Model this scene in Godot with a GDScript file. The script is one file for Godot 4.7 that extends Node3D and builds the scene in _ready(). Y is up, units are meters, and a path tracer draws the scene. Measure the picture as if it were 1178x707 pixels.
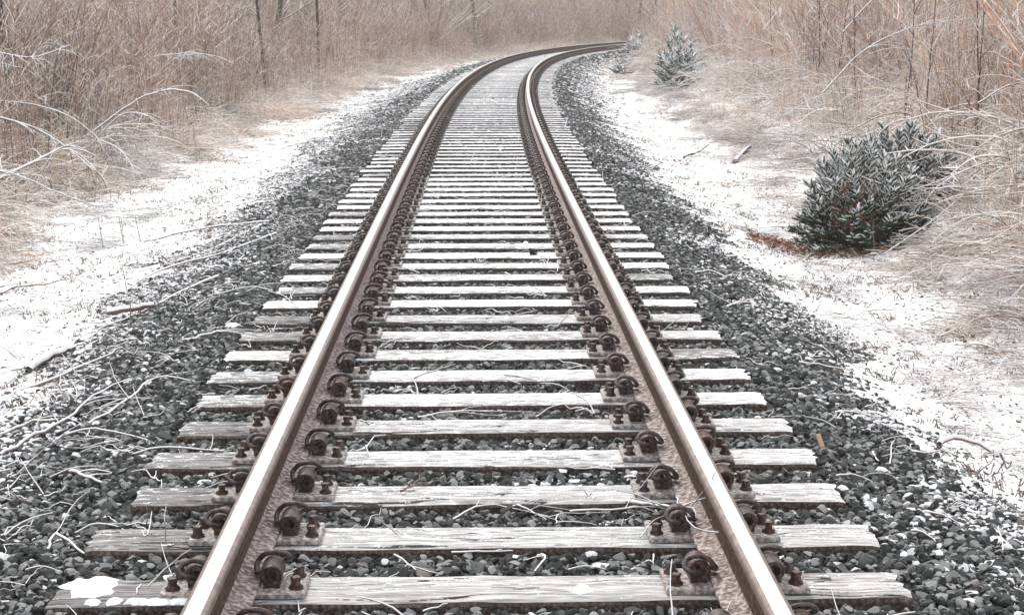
extends Node3D
# A single railway track bending right through snowy winter brush.
# Track coordinates: s metres along the centre line, t metres to the right of it, y above the sleeper tops.

const KS := [0.0, 15.0, 30.0, 45.0, 60.0, 80.0, 110.0, 175.0, 190.0, 400.0]
const KV := [-0.00036, 0.00076, 0.00241, 0.00339, 0.00801, 0.01107, 0.01109, 0.01109, 0.0, 0.0]
const STEP := 0.25
const RAIL_T := 0.753
const TIE_FIRST := 4.512
const TIE_GAP := 0.4722
const SNOW := Color(0.86, 0.87, 0.89)

var px := PackedFloat32Array()
var pz := PackedFloat32Array()
var ph := PackedFloat32Array()
var rng := RandomNumberGenerator.new()
var bump := FastNoiseLite.new()
var patch := FastNoiseLite.new()
var grain := FastNoiseLite.new()
var names := {}
var mat := {}


# ---------------------------------------------------------------- mesh builder
class Shape:
	var v := PackedVector3Array()
	var n := PackedVector3Array()
	var c := PackedColorArray()
	var uv := PackedVector2Array()
	var i := PackedInt32Array()

	func vert(p: Vector3, nn: Vector3, col: Color, u := Vector2.ZERO) -> int:
		v.append(p); n.append(nn); c.append(col); uv.append(u)
		return v.size() - 1

	func tri(a: Vector3, b: Vector3, d: Vector3, col: Color) -> void:
		var nn := (d - a).cross(b - a).normalized()
		var k := v.size()
		for p in [a, b, d]:
			vert(p, nn, col)
		i.append_array(PackedInt32Array([k, k + 1, k + 2]))

	func quad(a: Vector3, b: Vector3, d: Vector3, e: Vector3, col: Color) -> void:
		var nn := (d - a).cross(b - a).normalized()
		var k := v.size()
		for p in [a, b, d, e]:
			vert(p, nn, col)
		i.append_array(PackedInt32Array([k, k + 1, k + 2, k, k + 2, k + 3]))

	func tube(pts: PackedVector3Array, rads: PackedFloat32Array, col: Color, sides := 3, caps := false, flat_y := 1.0) -> void:
		var m := pts.size()
		var base := v.size()
		var side := Vector3.ZERO
		for k in m:
			var d := (pts[mini(k + 1, m - 1)] - pts[maxi(k - 1, 0)])
			d = d.normalized() if d.length() > 1e-7 else Vector3.UP
			if side == Vector3.ZERO:
				side = d.cross(Vector3.RIGHT if absf(d.x) < 0.8 else Vector3.UP).normalized()
			else:
				side = (side - d * side.dot(d)).normalized()
			var up := side.cross(d)
			for j in sides:
				var a := TAU * j / sides
				var o := side * cos(a) + up * sin(a)
				var q := o * rads[k]
				q.y *= flat_y
				vert(pts[k] + q, o, col)
		for k in m - 1:
			for j in sides:
				var a := base + k * sides + j
				var b := base + k * sides + (j + 1) % sides
				i.append_array(PackedInt32Array([a, b, b + sides, a, b + sides, a + sides]))
		if caps:
			for e in [0, m - 1]:
				var o: int = base + e * sides
				var dd := (pts[e] - pts[1 if e == 0 else m - 2]).normalized()
				var k0 := v.size()
				for j in sides:
					vert(v[o + j], dd, col)
				for j in range(1, sides - 1):
					i.append_array(PackedInt32Array([k0, k0 + j, k0 + j + 1]))

	# a stem with snow lying on its flatter stretches
	func stem(pts: PackedVector3Array, rads: PackedFloat32Array, col: Color, sides := 3, snow := 1.0, limit := 0.8) -> void:
		tube(pts, rads, col, sides)
		if snow <= 0.0:
			return
		var run := PackedVector3Array()
		var rr := PackedFloat32Array()
		for k in pts.size():
			var d := (pts[mini(k + 1, pts.size() - 1)] - pts[maxi(k - 1, 0)]).normalized()
			if absf(d.y) < limit:
				run.append(pts[k] + Vector3(0, rads[k] * (0.55 + 0.35 * snow), 0))
				rr.append(rads[k] * (0.55 + 0.6 * snow))
			else:
				if run.size() > 1:
					tube(run, rr, Color(0.86, 0.87, 0.89), sides)
				run = PackedVector3Array(); rr = PackedFloat32Array()
		if run.size() > 1:
			tube(run, rr, Color(0.86, 0.87, 0.89), sides)

	func box(lo: Vector3, hi: Vector3, col: Color, bev := 0.0) -> void:
		# an upright box whose top edges are chamfered by bev
		var t := hi.y - bev
		var a := [Vector3(lo.x, lo.y, lo.z), Vector3(hi.x, lo.y, lo.z), Vector3(hi.x, lo.y, hi.z), Vector3(lo.x, lo.y, hi.z)]
		var b := []
		var d := []
		for p in a:
			b.append(Vector3(p.x, t, p.z))
			d.append(Vector3(p.x + (bev if p.x == lo.x else -bev), hi.y, p.z + (bev if p.z == lo.z else -bev)))
		for k in 4:
			var j := (k + 1) % 4
			quad(a[k], a[j], b[j], b[k], col)
			if bev > 0.0:
				quad(b[k], b[j], d[j], d[k], col)
		quad(d[0], d[1], d[2], d[3], col)
		quad(a[3], a[2], a[1], a[0], col)

	# makes every face wind the way its normals point
	func orient() -> void:
		for k in range(0, i.size(), 3):
			var a := v[i[k]]
			if (v[i[k + 2]] - a).cross(v[i[k + 1]] - a).dot(n[i[k]] + n[i[k + 1]] + n[i[k + 2]]) < 0.0:
				var t := i[k + 1]
				i[k + 1] = i[k + 2]
				i[k + 2] = t

	func mesh(m: Material, with_uv := false) -> ArrayMesh:
		var arr := []
		arr.resize(Mesh.ARRAY_MAX)
		arr[Mesh.ARRAY_VERTEX] = v; arr[Mesh.ARRAY_NORMAL] = n; arr[Mesh.ARRAY_COLOR] = c; arr[Mesh.ARRAY_INDEX] = i
		if with_uv:
			arr[Mesh.ARRAY_TEX_UV] = uv
		var am := ArrayMesh.new()
		am.add_surface_from_arrays(Mesh.PRIMITIVE_TRIANGLES, arr)
		am.surface_set_material(0, m)
		return am


# ---------------------------------------------------------------- tree of things
func numbered(called: String) -> String:
	var k: int = names.get(called, 0)
	names[called] = k + 1
	return called if k == 0 else "%s_%03d" % [called, k]

func part(called: String, m: Mesh, parent: Node, at := Transform3D.IDENTITY) -> MeshInstance3D:
	var o := MeshInstance3D.new()
	var k := 0
	var nm := called
	while parent.has_node(nm):
		k += 1
		nm = "%s_%03d" % [called, k]
	o.name = nm
	o.mesh = m
	o.transform = at
	parent.add_child(o, true)
	return o

func top(o: Node, called: String, label := "", category := "", group := "", kind := "") -> Node:
	o.name = numbered(called)
	if o.get_parent() == null:
		add_child(o, true)
	if label: o.set_meta("label", label)
	if category: o.set_meta("category", category)
	if group: o.set_meta("group", group)
	if kind: o.set_meta("kind", kind)
	return o

func one(called: String, m: Mesh, label: String, category: String, group := "", kind := "", at := Transform3D.IDENTITY) -> MeshInstance3D:
	var o := MeshInstance3D.new()
	o.mesh = m
	o.transform = at
	top(o, called, label, category, group, kind)
	return o

func many(called: String, m: Mesh, xf: Array, cols: Array, parent: Node = null) -> MultiMeshInstance3D:
	var mm := MultiMesh.new()
	mm.transform_format = MultiMesh.TRANSFORM_3D
	mm.use_colors = cols.size() > 0
	mm.mesh = m
	mm.instance_count = xf.size()
	for k in xf.size():
		mm.set_instance_transform(k, xf[k])
		if cols.size() > 0:
			mm.set_instance_color(k, cols[k])
	var o := MultiMeshInstance3D.new()
	o.multimesh = mm
	if parent:
		var k := 0
		var nm := called
		while parent.has_node(nm):
			k += 1
			nm = "%s_%03d" % [called, k]
		o.name = nm
		parent.add_child(o, true)
		o.set_meta("kind", "stuff")
	return o


# ---------------------------------------------------------------- track and ground
func lay_centre_line() -> void:
	var x := 0.0223
	var z := 0.0
	var h := -0.0219
	for k in int(320 / STEP):
		px.append(x); pz.append(z); ph.append(h)
		var s := k * STEP
		var kv := 0.0
		for j in KS.size() - 1:
			if s >= KS[j] and s < KS[j + 1]:
				kv = lerpf(KV[j], KV[j + 1], (s - KS[j]) / (KS[j + 1] - KS[j]))
		x += sin(h) * STEP; z += cos(h) * STEP; h += kv * STEP

func head(s: float) -> float:
	var f := clampf(s / STEP, 0.0, px.size() - 2.001)
	var k := int(f)
	return lerpf(ph[k], ph[k + 1], f - k)

func spot(s: float, t: float, y := 0.0) -> Vector3:
	var f := clampf(s / STEP, 0.0, px.size() - 2.001)
	var k := int(f)
	var r := f - k
	var h := lerpf(ph[k], ph[k + 1], r)
	var x := lerpf(px[k], px[k + 1], r)
	var z := lerpf(pz[k], pz[k + 1], r)
	var over := s - f * STEP
	x += sin(h) * over + cos(h) * t
	z += cos(h) * over - sin(h) * t
	return Vector3(x, y, -z)

func frame(s: float, t: float, y: float, turn := 0.0) -> Transform3D:
	return Transform3D(Basis(Vector3.UP, -head(s) + turn), spot(s, t, y))

const GT := [-70.0, -20.0, -9.0, -5.5, -4.4, -3.4, -2.6, -1.9, -1.35, 1.35, 1.7, 2.3, 2.9, 3.5, 4.3, 6.0, 9.0, 20.0, 70.0]
const GY := [0.7, 0.35, -0.05, -0.30, -0.40, -0.42, -0.30, -0.11, -0.040, -0.040, -0.10, -0.33, -0.49, -0.44, -0.14, 0.38, 0.65, 1.0, 1.3]

func ground(s: float, t: float) -> float:
	var y: float = GY[0]
	if t >= 70.0:
		y = GY[GY.size() - 1]
	else:
		for j in GT.size() - 1:
			if t >= GT[j] and t < GT[j + 1]:
				var f: float = (t - GT[j]) / (GT[j + 1] - GT[j])
				y = lerpf(GY[j], GY[j + 1], f)
				break
	var a := clampf((absf(t) - 1.3) / 3.0, 0.0, 1.0)
	return y + a * 0.10 * bump.get_noise_2d(s * 0.9, t * 0.9) + (0.004 + 0.02 * a) * bump.get_noise_2d(s * 6.0 + 70.0, t * 6.0)

func snow_depth(s: float, t: float) -> float:
	var big := patch.get_noise_2d(s * 1.3, t * 1.3)
	var fine := patch.get_noise_2d(s * 9.0, t * 9.0 + 40.0)
	var d := 0.0
	if t < 0.0:
		d = lerpf(-0.06, 0.018, smoothstep(1.65, 2.65, -t + big * 0.6))
		d += 0.018 * smoothstep(2.4, 3.2, -t + big * 0.4)
		d = lerpf(d, 0.018, smoothstep(4.6, 5.8, -t + big * 0.6))
	else:
		d = lerpf(-0.06, 0.020, smoothstep(1.6, 2.4, t + big * 0.6))
		d += 0.018 * smoothstep(2.1, 2.8, t + big * 0.4)
		d = lerpf(d, 0.034, smoothstep(3.7, 5.2, t + big * 0.6))
	return d + fine * 0.024 + patch.get_noise_2d(s * 30.0, t * 30.0) * 0.010

func sheet(ss: PackedFloat32Array, ts: PackedFloat32Array, height: Callable, m: Material) -> ArrayMesh:
	var sh := Shape.new()
	var nt := ts.size()
	for s in ss:
		for t in ts:
			sh.v.append(spot(s, t, height.call(s, t)))
			sh.c.append(Color.WHITE)
			sh.uv.append(Vector2(s, t))
	var cnt := sh.v.size()
	sh.n.resize(cnt)
	for a in ss.size():
		for b in nt:
			var k := a * nt + b
			var du := sh.v[mini(a + 1, ss.size() - 1) * nt + b] - sh.v[maxi(a - 1, 0) * nt + b]
			var dv := sh.v[a * nt + mini(b + 1, nt - 1)] - sh.v[a * nt + maxi(b - 1, 0)]
			sh.n[k] = dv.cross(du).normalized()
			if a < ss.size() - 1 and b < nt - 1:
				sh.i.append_array(PackedInt32Array([k, k + nt, k + nt + 1, k, k + nt + 1, k + 1]))
	return sh.mesh(m)

func steps(list: Array) -> PackedFloat32Array:
	var r := PackedFloat32Array()
	for e in list:
		var x: float = e[0]
		while x < e[1] - 1e-4:
			r.append(x)
			x += e[2]
	r.append(list[list.size() - 1][1])
	return r


# ---------------------------------------------------------------- materials
func noise_texture(freq: float, stops: Array, cols: Array, seed_ := 1, size := 512, octaves := 4, normal := false, strength := 4.0) -> NoiseTexture2D:
	var nz := FastNoiseLite.new()
	nz.seed = seed_
	nz.frequency = freq
	nz.fractal_octaves = octaves
	var tx := NoiseTexture2D.new()
	tx.width = size; tx.height = size
	tx.seamless = true
	tx.noise = nz
	if normal:
		tx.as_normal_map = true
		tx.bump_strength = strength
	else:
		var g := Gradient.new()
		g.offsets = PackedFloat32Array(stops)
		g.colors = PackedColorArray(cols)
		tx.color_ramp = g
	return tx

func plain(rough: float, tex: Texture2D = null, scale_ := 1.0, world := true, nrm: Texture2D = null, nstr := 1.0) -> StandardMaterial3D:
	var m := StandardMaterial3D.new()
	m.vertex_color_use_as_albedo = true
	m.roughness = rough
	m.metallic_specular = 0.5 if rough < 0.65 else 0.22
	m.cull_mode = BaseMaterial3D.CULL_DISABLED
	if tex or nrm:
		m.uv1_triplanar = true
		m.uv1_world_triplanar = world
		m.uv1_scale = Vector3.ONE * scale_
	if tex:
		m.albedo_texture = tex
	if nrm:
		m.normal_enabled = true
		m.normal_texture = nrm
		m.normal_scale = nstr
	return m

func g(v: float) -> Color:
	return Color(v, v, v)

func make_materials() -> void:
	var speck := noise_texture(0.06, [0.0, 0.35, 0.6, 1.0], [g(0.55), g(0.80), g(1.0), g(1.0)], 3)
	mat.stone = plain(0.85, speck, 9.0, false)
	mat.snow = plain(0.75, noise_texture(0.09, [0.0, 0.30, 0.40, 1.0], [Color(0.50, 0.46, 0.44), Color(0.78, 0.765, 0.755), g(0.95), g(0.97)], 8, 1024, 5), 0.55, true, noise_texture(0.05, [], [], 9, 512, 5, true, 6.0), 0.5)
	mat.snow_clean = plain(0.75)
	mat.litter = plain(0.95, noise_texture(0.05, [0.0, 0.4, 0.55, 0.7, 1.0], [Color(0.22, 0.18, 0.15), Color(0.42, 0.34, 0.29), Color(0.55, 0.46, 0.40), Color(0.70, 0.64, 0.60), Color(0.9, 0.88, 0.87)], 12, 1024, 5), 0.6, true, noise_texture(0.06, [], [], 13, 512, 4, true, 8.0), 1.0)
	mat.bed = plain(0.95, noise_texture(0.08, [0.0, 0.45, 0.7, 1.0], [Color(0.10, 0.10, 0.10), Color(0.22, 0.23, 0.225), Color(0.36, 0.37, 0.365), Color(0.5, 0.5, 0.5)], 15, 512, 4), 1.3)
	mat.stem = plain(0.9)
	mat.needle = plain(0.7)
	mat.bark = plain(0.95, noise_texture(0.04, [0.0, 0.45, 0.75, 1.0], [g(0.5), g(0.8), g(1.0), g(1.0)], 21), 3.0)
	# steel
	var rust := noise_texture(0.03, [0.0, 0.35, 0.6, 1.0], [Color(0.22, 0.165, 0.145), Color(0.30, 0.235, 0.21), Color(0.37, 0.30, 0.275), Color(0.50, 0.43, 0.40)], 31, 512, 5)
	var rn := noise_texture(0.08, [], [], 32, 256, 4, true, 3.0)
	mat.web = plain(0.7, rust, 2.0, true, rn, 0.4)
	mat.base = plain(0.75, noise_texture(0.035, [0.0, 0.36, 0.5, 0.62, 1.0], [Color(0.34, 0.27, 0.245), Color(0.47, 0.40, 0.375), Color(0.60, 0.55, 0.53), Color(0.74, 0.71, 0.70), Color(0.93, 0.92, 0.92)], 33, 512, 5), 2.2, true, rn, 0.2)
	mat.head = plain(0.38, noise_texture(0.02, [0.0, 0.5, 1.0], [Color(0.40, 0.34, 0.31), Color(0.51, 0.45, 0.415), Color(0.63, 0.58, 0.55)], 34, 512, 4), 1.5, true, rn, 0.15)
	mat.head.metallic = 0.5
	mat.shine = plain(0.24, noise_texture(0.02, [0.0, 0.5, 1.0], [Color(0.86, 0.85, 0.84), Color(0.90, 0.895, 0.89), Color(0.93, 0.93, 0.93)], 35, 512, 4), 1.2, true)
	mat.shine.metallic = 0.9
	mat.iron = plain(0.42, noise_texture(0.03, [0.0, 0.4, 0.6, 1.0], [Color(0.17, 0.145, 0.135), Color(0.26, 0.22, 0.205), Color(0.35, 0.30, 0.285), Color(0.54, 0.50, 0.48)], 36, 256, 4), 7.0, true, rn, 0.5)
	mat.iron.metallic = 0.25
	mat.irons = [mat.iron]
	for tint in [Color(1.0, 0.90, 0.85), Color(0.82, 0.82, 0.83), Color(0.93, 0.93, 0.93)]:
		var im := (mat.iron as StandardMaterial3D).duplicate()
		im.albedo_color = tint
		mat.irons.append(im)
	mat.plate = plain(0.6, noise_texture(0.03, [0.0, 0.4, 0.6, 1.0], [Color(0.40, 0.36, 0.345), Color(0.52, 0.48, 0.46), Color(0.66, 0.63, 0.61), Color(0.88, 0.87, 0.87)], 37, 256, 4), 6.0, true, rn, 0.6)
	mat.tie_side = plain(0.95, noise_texture(0.04, [0.0, 0.45, 0.7, 1.0], [Color(0.15, 0.13, 0.12), Color(0.27, 0.24, 0.225), Color(0.38, 0.35, 0.33), Color(0.55, 0.52, 0.50)], 38, 512, 4), 2.5)
	mat.ties = []
	for k in 9:
		mat.ties.append(tie_material(k))

# weathered sleeper wood: lengthwise grain, checks, and a dusting of snow in patches of their own
func tie_material(k: int) -> StandardMaterial3D:
	var w := 1024
	var h := 96
	var level: float = [-0.42, -0.34, -0.26, -0.12, -0.06, 0.0, 0.14, 0.22, 0.30][k]
	var tone: float = [0.68, 0.70, 0.70, 0.71, 0.70, 0.72, 0.72, 0.72, 0.74][k]
	var b := PackedByteArray()
	b.resize(w * h * 3)
	var hb := PackedByteArray()
	hb.resize(w * h)
	var o := k * 713.0
	for y in h:
		var edge := absf(y / (h - 1.0) - 0.5) * 2.0
		var front := 1.0 - y / (h - 1.0)
		for x in w:
			var warp := grain.get_noise_2d(x * 0.35 + o, y * 0.6) * 9.0
			var st := grain.get_noise_2d(x * 0.16 + o, (y + warp) * 5.5)
			var fi := grain.get_noise_2d(x * 1.1, y * 14.0 + o)
			var ck := absf(grain.get_noise_2d(x * 0.10 + o * 1.7, (y + warp * 0.7) * 2.1 + 300.0))
			var ck_on := grain.get_noise_2d(x * 0.25 + o, y * 0.5 + 900.0)
			var left_end := 1.0 - smoothstep(0.16, 0.30, x / (w - 1.0) + st * 0.06)
			var hgt := 0.62 + st * 0.25 + fi * 0.18
			var vv := tone - (0.17 * left_end if k < 7 else 0.0) + st * 0.17 + fi * 0.16
			if ck < 0.035 and ck_on > -0.05:
				vv *= 0.38
				hgt -= 0.4
			var sn := patch.get_noise_2d(x * 1.4 + o, y * 4.2) * 0.55 + patch.get_noise_2d(x * 9.0 + o, y * 18.0) * 0.42 + fi * 0.22
			var ends := maxf(0.0, absf(x / (w - 1.0) - 0.5) * 2.0 - 0.90) * 1.6
			sn += level - (0.16 * left_end if k < 7 else 0.0) + ends + (front - 0.55) * 0.22 * (1.0 if edge > 0.3 else 0.5)
			var a := smoothstep(0.0, 0.16, sn)
			var r := lerpf(vv, 0.95, a)
			var q := (y * w + x) * 3
			b[q] = clampi(int(r * 255.0), 0, 255)
			b[q + 1] = clampi(int(lerpf(vv * 0.988, 0.955, a) * 255.0), 0, 255)
			b[q + 2] = clampi(int(lerpf(vv * 0.978, 0.965, a) * 255.0), 0, 255)
			hb[y * w + x] = clampi(int(lerpf(hgt, 0.85 + fi * 0.1, a) * 255.0), 0, 255)
	var m := StandardMaterial3D.new()
	m.albedo_texture = ImageTexture.create_from_image(Image.create_from_data(w, h, false, Image.FORMAT_RGB8, b))
	var hi := Image.create_from_data(w, h, false, Image.FORMAT_L8, hb)
	hi.convert(Image.FORMAT_RGBA8)
	hi.bump_map_to_normal_map(5.0)
	m.normal_enabled = true
	m.normal_texture = ImageTexture.create_from_image(hi)
	m.roughness = 0.92
	m.metallic_specular = 0.25
	m.cull_mode = BaseMaterial3D.CULL_DISABLED
	return m


# ---------------------------------------------------------------- stones
func stone_shape(snowy: bool, detail: bool, frost := 0.0) -> ArrayMesh:
	var p := (1.0 + sqrt(5.0)) / 2.0
	var vs: Array[Vector3] = []
	for a in [-1.0, 1.0]:
		for b in [-1.0, 1.0]:
			vs.append(Vector3(a, b * p, 0).normalized()); vs.append(Vector3(0, a, b * p).normalized()); vs.append(Vector3(b * p, 0, a).normalized())
	var faces := []
	for a in 12:
		for b in range(a + 1, 12):
			for d in range(b + 1, 12):
				if vs[a].distance_to(vs[b]) < 1.1 and vs[b].distance_to(vs[d]) < 1.1 and vs[a].distance_to(vs[d]) < 1.1:
					faces.append([vs[a], vs[b], vs[d]])
	if detail:
		var nf := []
		for f in faces:
			var ab: Vector3 = ((f[0] + f[1]) / 2).normalized()
			var bc: Vector3 = ((f[1] + f[2]) / 2).normalized()
			var ca: Vector3 = ((f[2] + f[0]) / 2).normalized()
			nf.append_array([[f[0], ab, ca], [ab, f[1], bc], [ca, bc, f[2]], [ab, bc, ca]])
		faces = nf
	var cuts := []
	for k in 9:
		cuts.append([Vector3(rng.randfn(), rng.randfn(), rng.randfn()).normalized(), rng.randf_range(0.40, 0.74)])
	var sc := Vector3(rng.randf_range(0.9, 1.35), rng.randf_range(0.6, 0.85), rng.randf_range(0.75, 1.0))
	var sh := Shape.new()
	for f in faces:
		var q := []
		for c in f:
			var u: Vector3 = c
			for cut in cuts + cuts:
				var e: float = u.dot(cut[0]) - cut[1]
				if e > 0.0:
					u -= cut[0] * e
			q.append(u * sc * 1.38)
		var nn: Vector3 = (q[1] - q[0]).cross(q[2] - q[0]).normalized()
		if nn.dot(q[0] + q[1] + q[2]) < 0.0:
			nn = -nn
		var col := Color.WHITE
		if frost > 0.0:
			col = Color(0.10, 0.104, 0.10)
			if nn.y > 0.5:
				col = Color(frost, frost * 1.01, frost * 1.01)
		elif snowy:
			col = Color(0.17, 0.175, 0.17)
			if nn.y > 0.55:
				col = SNOW
		sh.tri(q[0], q[1], q[2], col)
	# normals must face out
	for k in range(0, sh.v.size(), 3):
		var mid := (sh.v[k] + sh.v[k + 1] + sh.v[k + 2])
		if sh.n[k].dot(mid) < 0.0:
			for j in 3:
				sh.n[k + j] = -sh.n[k + j]
			var t := sh.i[k]
			sh.i[k] = sh.i[k + 1]; sh.i[k + 1] = t
	return sh.mesh(mat.stone)

func stone_tint() -> Color:
	var r := rng.randf()
	var v := lerpf(0.035, 0.22, rng.randf() * rng.randf() + 0.15 * rng.randf())
	if r > 0.86:
		v = rng.randf_range(0.15, 0.30)
	if r > 0.975:
		return Color(v * 1.15, v * 1.0, v * 0.9)
	return Color(v * 0.955, v * 1.015, v * 1.0)

func tie_at(k: int) -> float:
	return TIE_FIRST + TIE_GAP * k

func on_tie(s: float, t: float, grow: float) -> bool:
	if absf(t) > 1.32:
		return false
	var f := (s - TIE_FIRST) / TIE_GAP
	return absf(f - roundf(f)) * TIE_GAP < 0.115 + grow

func build_ballast() -> void:
	var bed := one("ballast", sheet(steps([[-8, 2, 1.0], [2, 30, 0.12], [30, 60, 0.4], [60, 185, 1.0]]), steps([[-4.0, 3.6, 0.1]]), func(s, t): return ground(s, t) - 0.012 - maxf(0.0, absf(t) - 3.0) * 0.04, mat.bed), "", "", "", "structure")
	var bare := []
	var capped := []
	for k in 10:
		bare.append(stone_shape(false, true))
	for k in 8:
		capped.append(stone_shape(true, true))
	for k in 8:
		capped.append(stone_shape(true, true, rng.randf_range(0.20, 0.42)))
	var xf := []
	var cl := []
	for k in 26:
		xf.append([]); cl.append([])
	var single := []
	# [from, to, stones per square metre, size factor]
	for z in [[1.5, 14.0, 2400.0, 0.88], [14.0, 30.0, 1400.0, 1.1], [30.0, 60.0, 480.0, 1.8], [60.0, 140.0, 190.0, 2.6]]:
		var lo := -3.6
		var hi := 3.0
		var count := int((z[1] - z[0]) * (hi - lo) * z[2])
		for q in count:
			var s := rng.randf_range(z[0], z[1])
			var t := rng.randf_range(lo, hi)
			var size: float = lerpf(0.009, 0.0245, pow(rng.randf(), 1.8)) * z[3]
			if on_tie(s, t, size * 0.35):
				continue
			if s > 30.0 and absf(t) < 1.38:
				size *= 0.6
			if s < 3.6 and rng.randf() < 0.6:
				continue
			var gy := ground(s, t)
			var y: float = gy + rng.randf_range(-0.011, 0.009) * z[3]
			if snow_depth(s, t) > 0.045 or y + size < gy + snow_depth(s, t) - 0.01:
				continue
			var cap := 0.008 + 0.75 * smoothstep(1.5, 2.5, absf(t) + patch.get_noise_2d(s * 2.0, t * 2.0) * 0.7) + smoothstep(0.1, 0.5, patch.get_noise_2d(s * 3.5 + 50.0, t * 3.5)) * 0.12 + smoothstep(16.0, 45.0, s) * (0.8 if absf(t) < 1.36 else 0.12)
			var b: Basis
			var k := 0
			if rng.randf() < cap:
				k = 10 + rng.randi() % 8
				b = Basis(Vector3.UP, rng.randf() * TAU)
			elif rng.randf() < 0.32:
				k = 18 + rng.randi() % 8
				b = Basis(Vector3.UP, rng.randf() * TAU)
			else:
				k = rng.randi() % 10
				b = Basis.from_euler(Vector3(rng.randf_range(-0.9, 0.9), rng.randf() * TAU, rng.randf_range(-0.9, 0.9)))
			b = b.scaled(Vector3.ONE * size)
			var tr := Transform3D(b, spot(s, t, y))
			var col := stone_tint() if k < 10 else g(rng.randf_range(0.94, 1.04))
			if s > 4.15 and s < 5.6 and size > 0.0155 and absf(t) < 1.9 and single.size() < 300:
				single.append([tr, k, col])
				continue
			xf[k].append(tr)
			cl[k].append(col)
	# the stones that show largest stand singly
	var tones := []
	for k in 6:
		var m := (mat.stone as StandardMaterial3D).duplicate()
		var v: float = [0.055, 0.08, 0.105, 0.135, 0.18, 0.25][k]
		m.albedo_color = Color(v * 0.97, v * 1.02, v).linear_to_srgb()
		tones.append(m)
	for e in single:
		var mesh: ArrayMesh = bare[e[1]] if e[1] < 10 else capped[e[1] - 10]
		var o := MeshInstance3D.new()
		o.name = "stone" if bed.get_child_count() == 0 else "stone_%03d" % bed.get_child_count()
		o.mesh = mesh
		o.transform = e[0]
		bed.add_child(o, true)
		if e[1] < 10:
			var best := 0
			for j in 6:
				if e[2].g > [0.0, 0.068, 0.092, 0.12, 0.155, 0.215][j]:
					best = j
			o.set_surface_override_material(0, tones[best])
	for k in 26:
		many("crushed_stones", bare[k] if k < 10 else capped[k - 10], xf[k], cl[k], bed)


# ---------------------------------------------------------------- rails
func sweep(profile: Array, side: float, m: Material, s0: float, s1: float) -> ArrayMesh:
	var sh := Shape.new()
	var np := profile.size()
	var en := []
	for k in np - 1:
		var d: Vector2 = profile[k + 1] - profile[k]
		en.append(Vector2(d.y, -d.x).normalized())
	var ss := steps([[s0, 30.0, 0.5], [30.0, s1, 0.5]])
	for s in ss:
		var f := frame(s, side * RAIL_T, 0.018)
		for k in np - 1:
			for e in 2:
				var j: int = k + e
				var nn: Vector2 = en[k]
				if e == 0 and k > 0 and en[k - 1].dot(en[k]) > 0.6:
					nn = (en[k - 1] + en[k]).normalized()
				if e == 1 and k < np - 2 and en[k + 1].dot(en[k]) > 0.6:
					nn = (en[k + 1] + en[k]).normalized()
				sh.vert(f * Vector3(profile[j].x, profile[j].y, 0), f.basis * Vector3(nn.x, nn.y, 0), Color.WHITE)
	var row := (np - 1) * 2
	for a in ss.size() - 1:
		for k in np - 1:
			var p := a * row + k * 2
			sh.i.append_array(PackedInt32Array([p, p + 1, p + row + 1, p, p + row + 1, p + row]))
	return sh.mesh(m)

func V(x: float, y: float) -> Vector2:
	return Vector2(x, y)

func build_rails() -> void:
	for side in [-1.0, 1.0]:
		var r := Node3D.new()
		r.position = Vector3.ZERO
		top(r, "rail", "left steel rail with bright worn top and rusty brown web" if side < 0 else "right steel rail with bright worn top, on the inside of the bend", "rail", "the two rails of the track")
		part("rail_base", sweep([V(0.0105, 0.036), V(0.0135, 0.0295), V(0.022, 0.0255), V(0.074, 0.0125), V(0.076, 0.0105), V(0.076, 0.001), V(-0.076, 0.001), V(-0.076, 0.0105), V(-0.074, 0.0125), V(-0.022, 0.0255), V(-0.0135, 0.0295), V(-0.0105, 0.036)], side, mat.base, -6.0, 150.0), r)
		var web := [V(0.0105, 0.036), V(0.0092, 0.05), V(0.0088, 0.085), V(0.0095, 0.118), V(0.0125, 0.128), V(0.0335, 0.1385), V(0.0366, 0.1405), V(0.0372, 0.146), V(0.0373, 0.160)]
		var wm := []
		for q in web:
			wm.push_front(V(-q.x, q.y))
		web.reverse()
		wm.reverse()
		part("web", sweep(web, side, mat.web, -6.0, 150.0), r)
		part("web", sweep(wm, side, mat.web, -6.0, 150.0), r)
		var hd := [V(0.0373, 0.160), V(0.0371, 0.166), V(0.0362, 0.1705), V(0.0325, 0.1765), V(0.0265, 0.1799), V(0.0215, 0.1808)]
		var hm := []
		for q in hd:
			hm.append(V(-q.x, q.y))
		hd.reverse()
		part("rail_head", sweep(hd, side, mat.head, -6.0, 150.0), r)
		part("rail_head", sweep(hm, side, mat.head, -6.0, 150.0), r)
		part("running_surface", sweep([V(0.0215, 0.1808), V(0.011, 0.1817), V(0.0, 0.182), V(-0.011, 0.1817), V(-0.0215, 0.1808)], side, mat.shine, -6.0, 150.0), r)


# ---------------------------------------------------------------- sleepers and fastenings
func smooth_path(ctrl: Array, n: int) -> PackedVector3Array:
	var cv := PackedVector3Array()
	var m := ctrl.size()
	for k in m - 1:
		var p0: Vector3 = ctrl[maxi(k - 1, 0)]
		var p1: Vector3 = ctrl[k]
		var p2: Vector3 = ctrl[k + 1]
		var p3: Vector3 = ctrl[mini(k + 2, m - 1)]
		for j in n:
			cv.append(p1.cubic_interpolate(p2, p0, p3, float(j) / n))
	cv.append(ctrl[m - 1])
	return cv

func even(n: int, r: float) -> PackedFloat32Array:
	var a := PackedFloat32Array()
	a.resize(n)
	a.fill(r)
	return a

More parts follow.
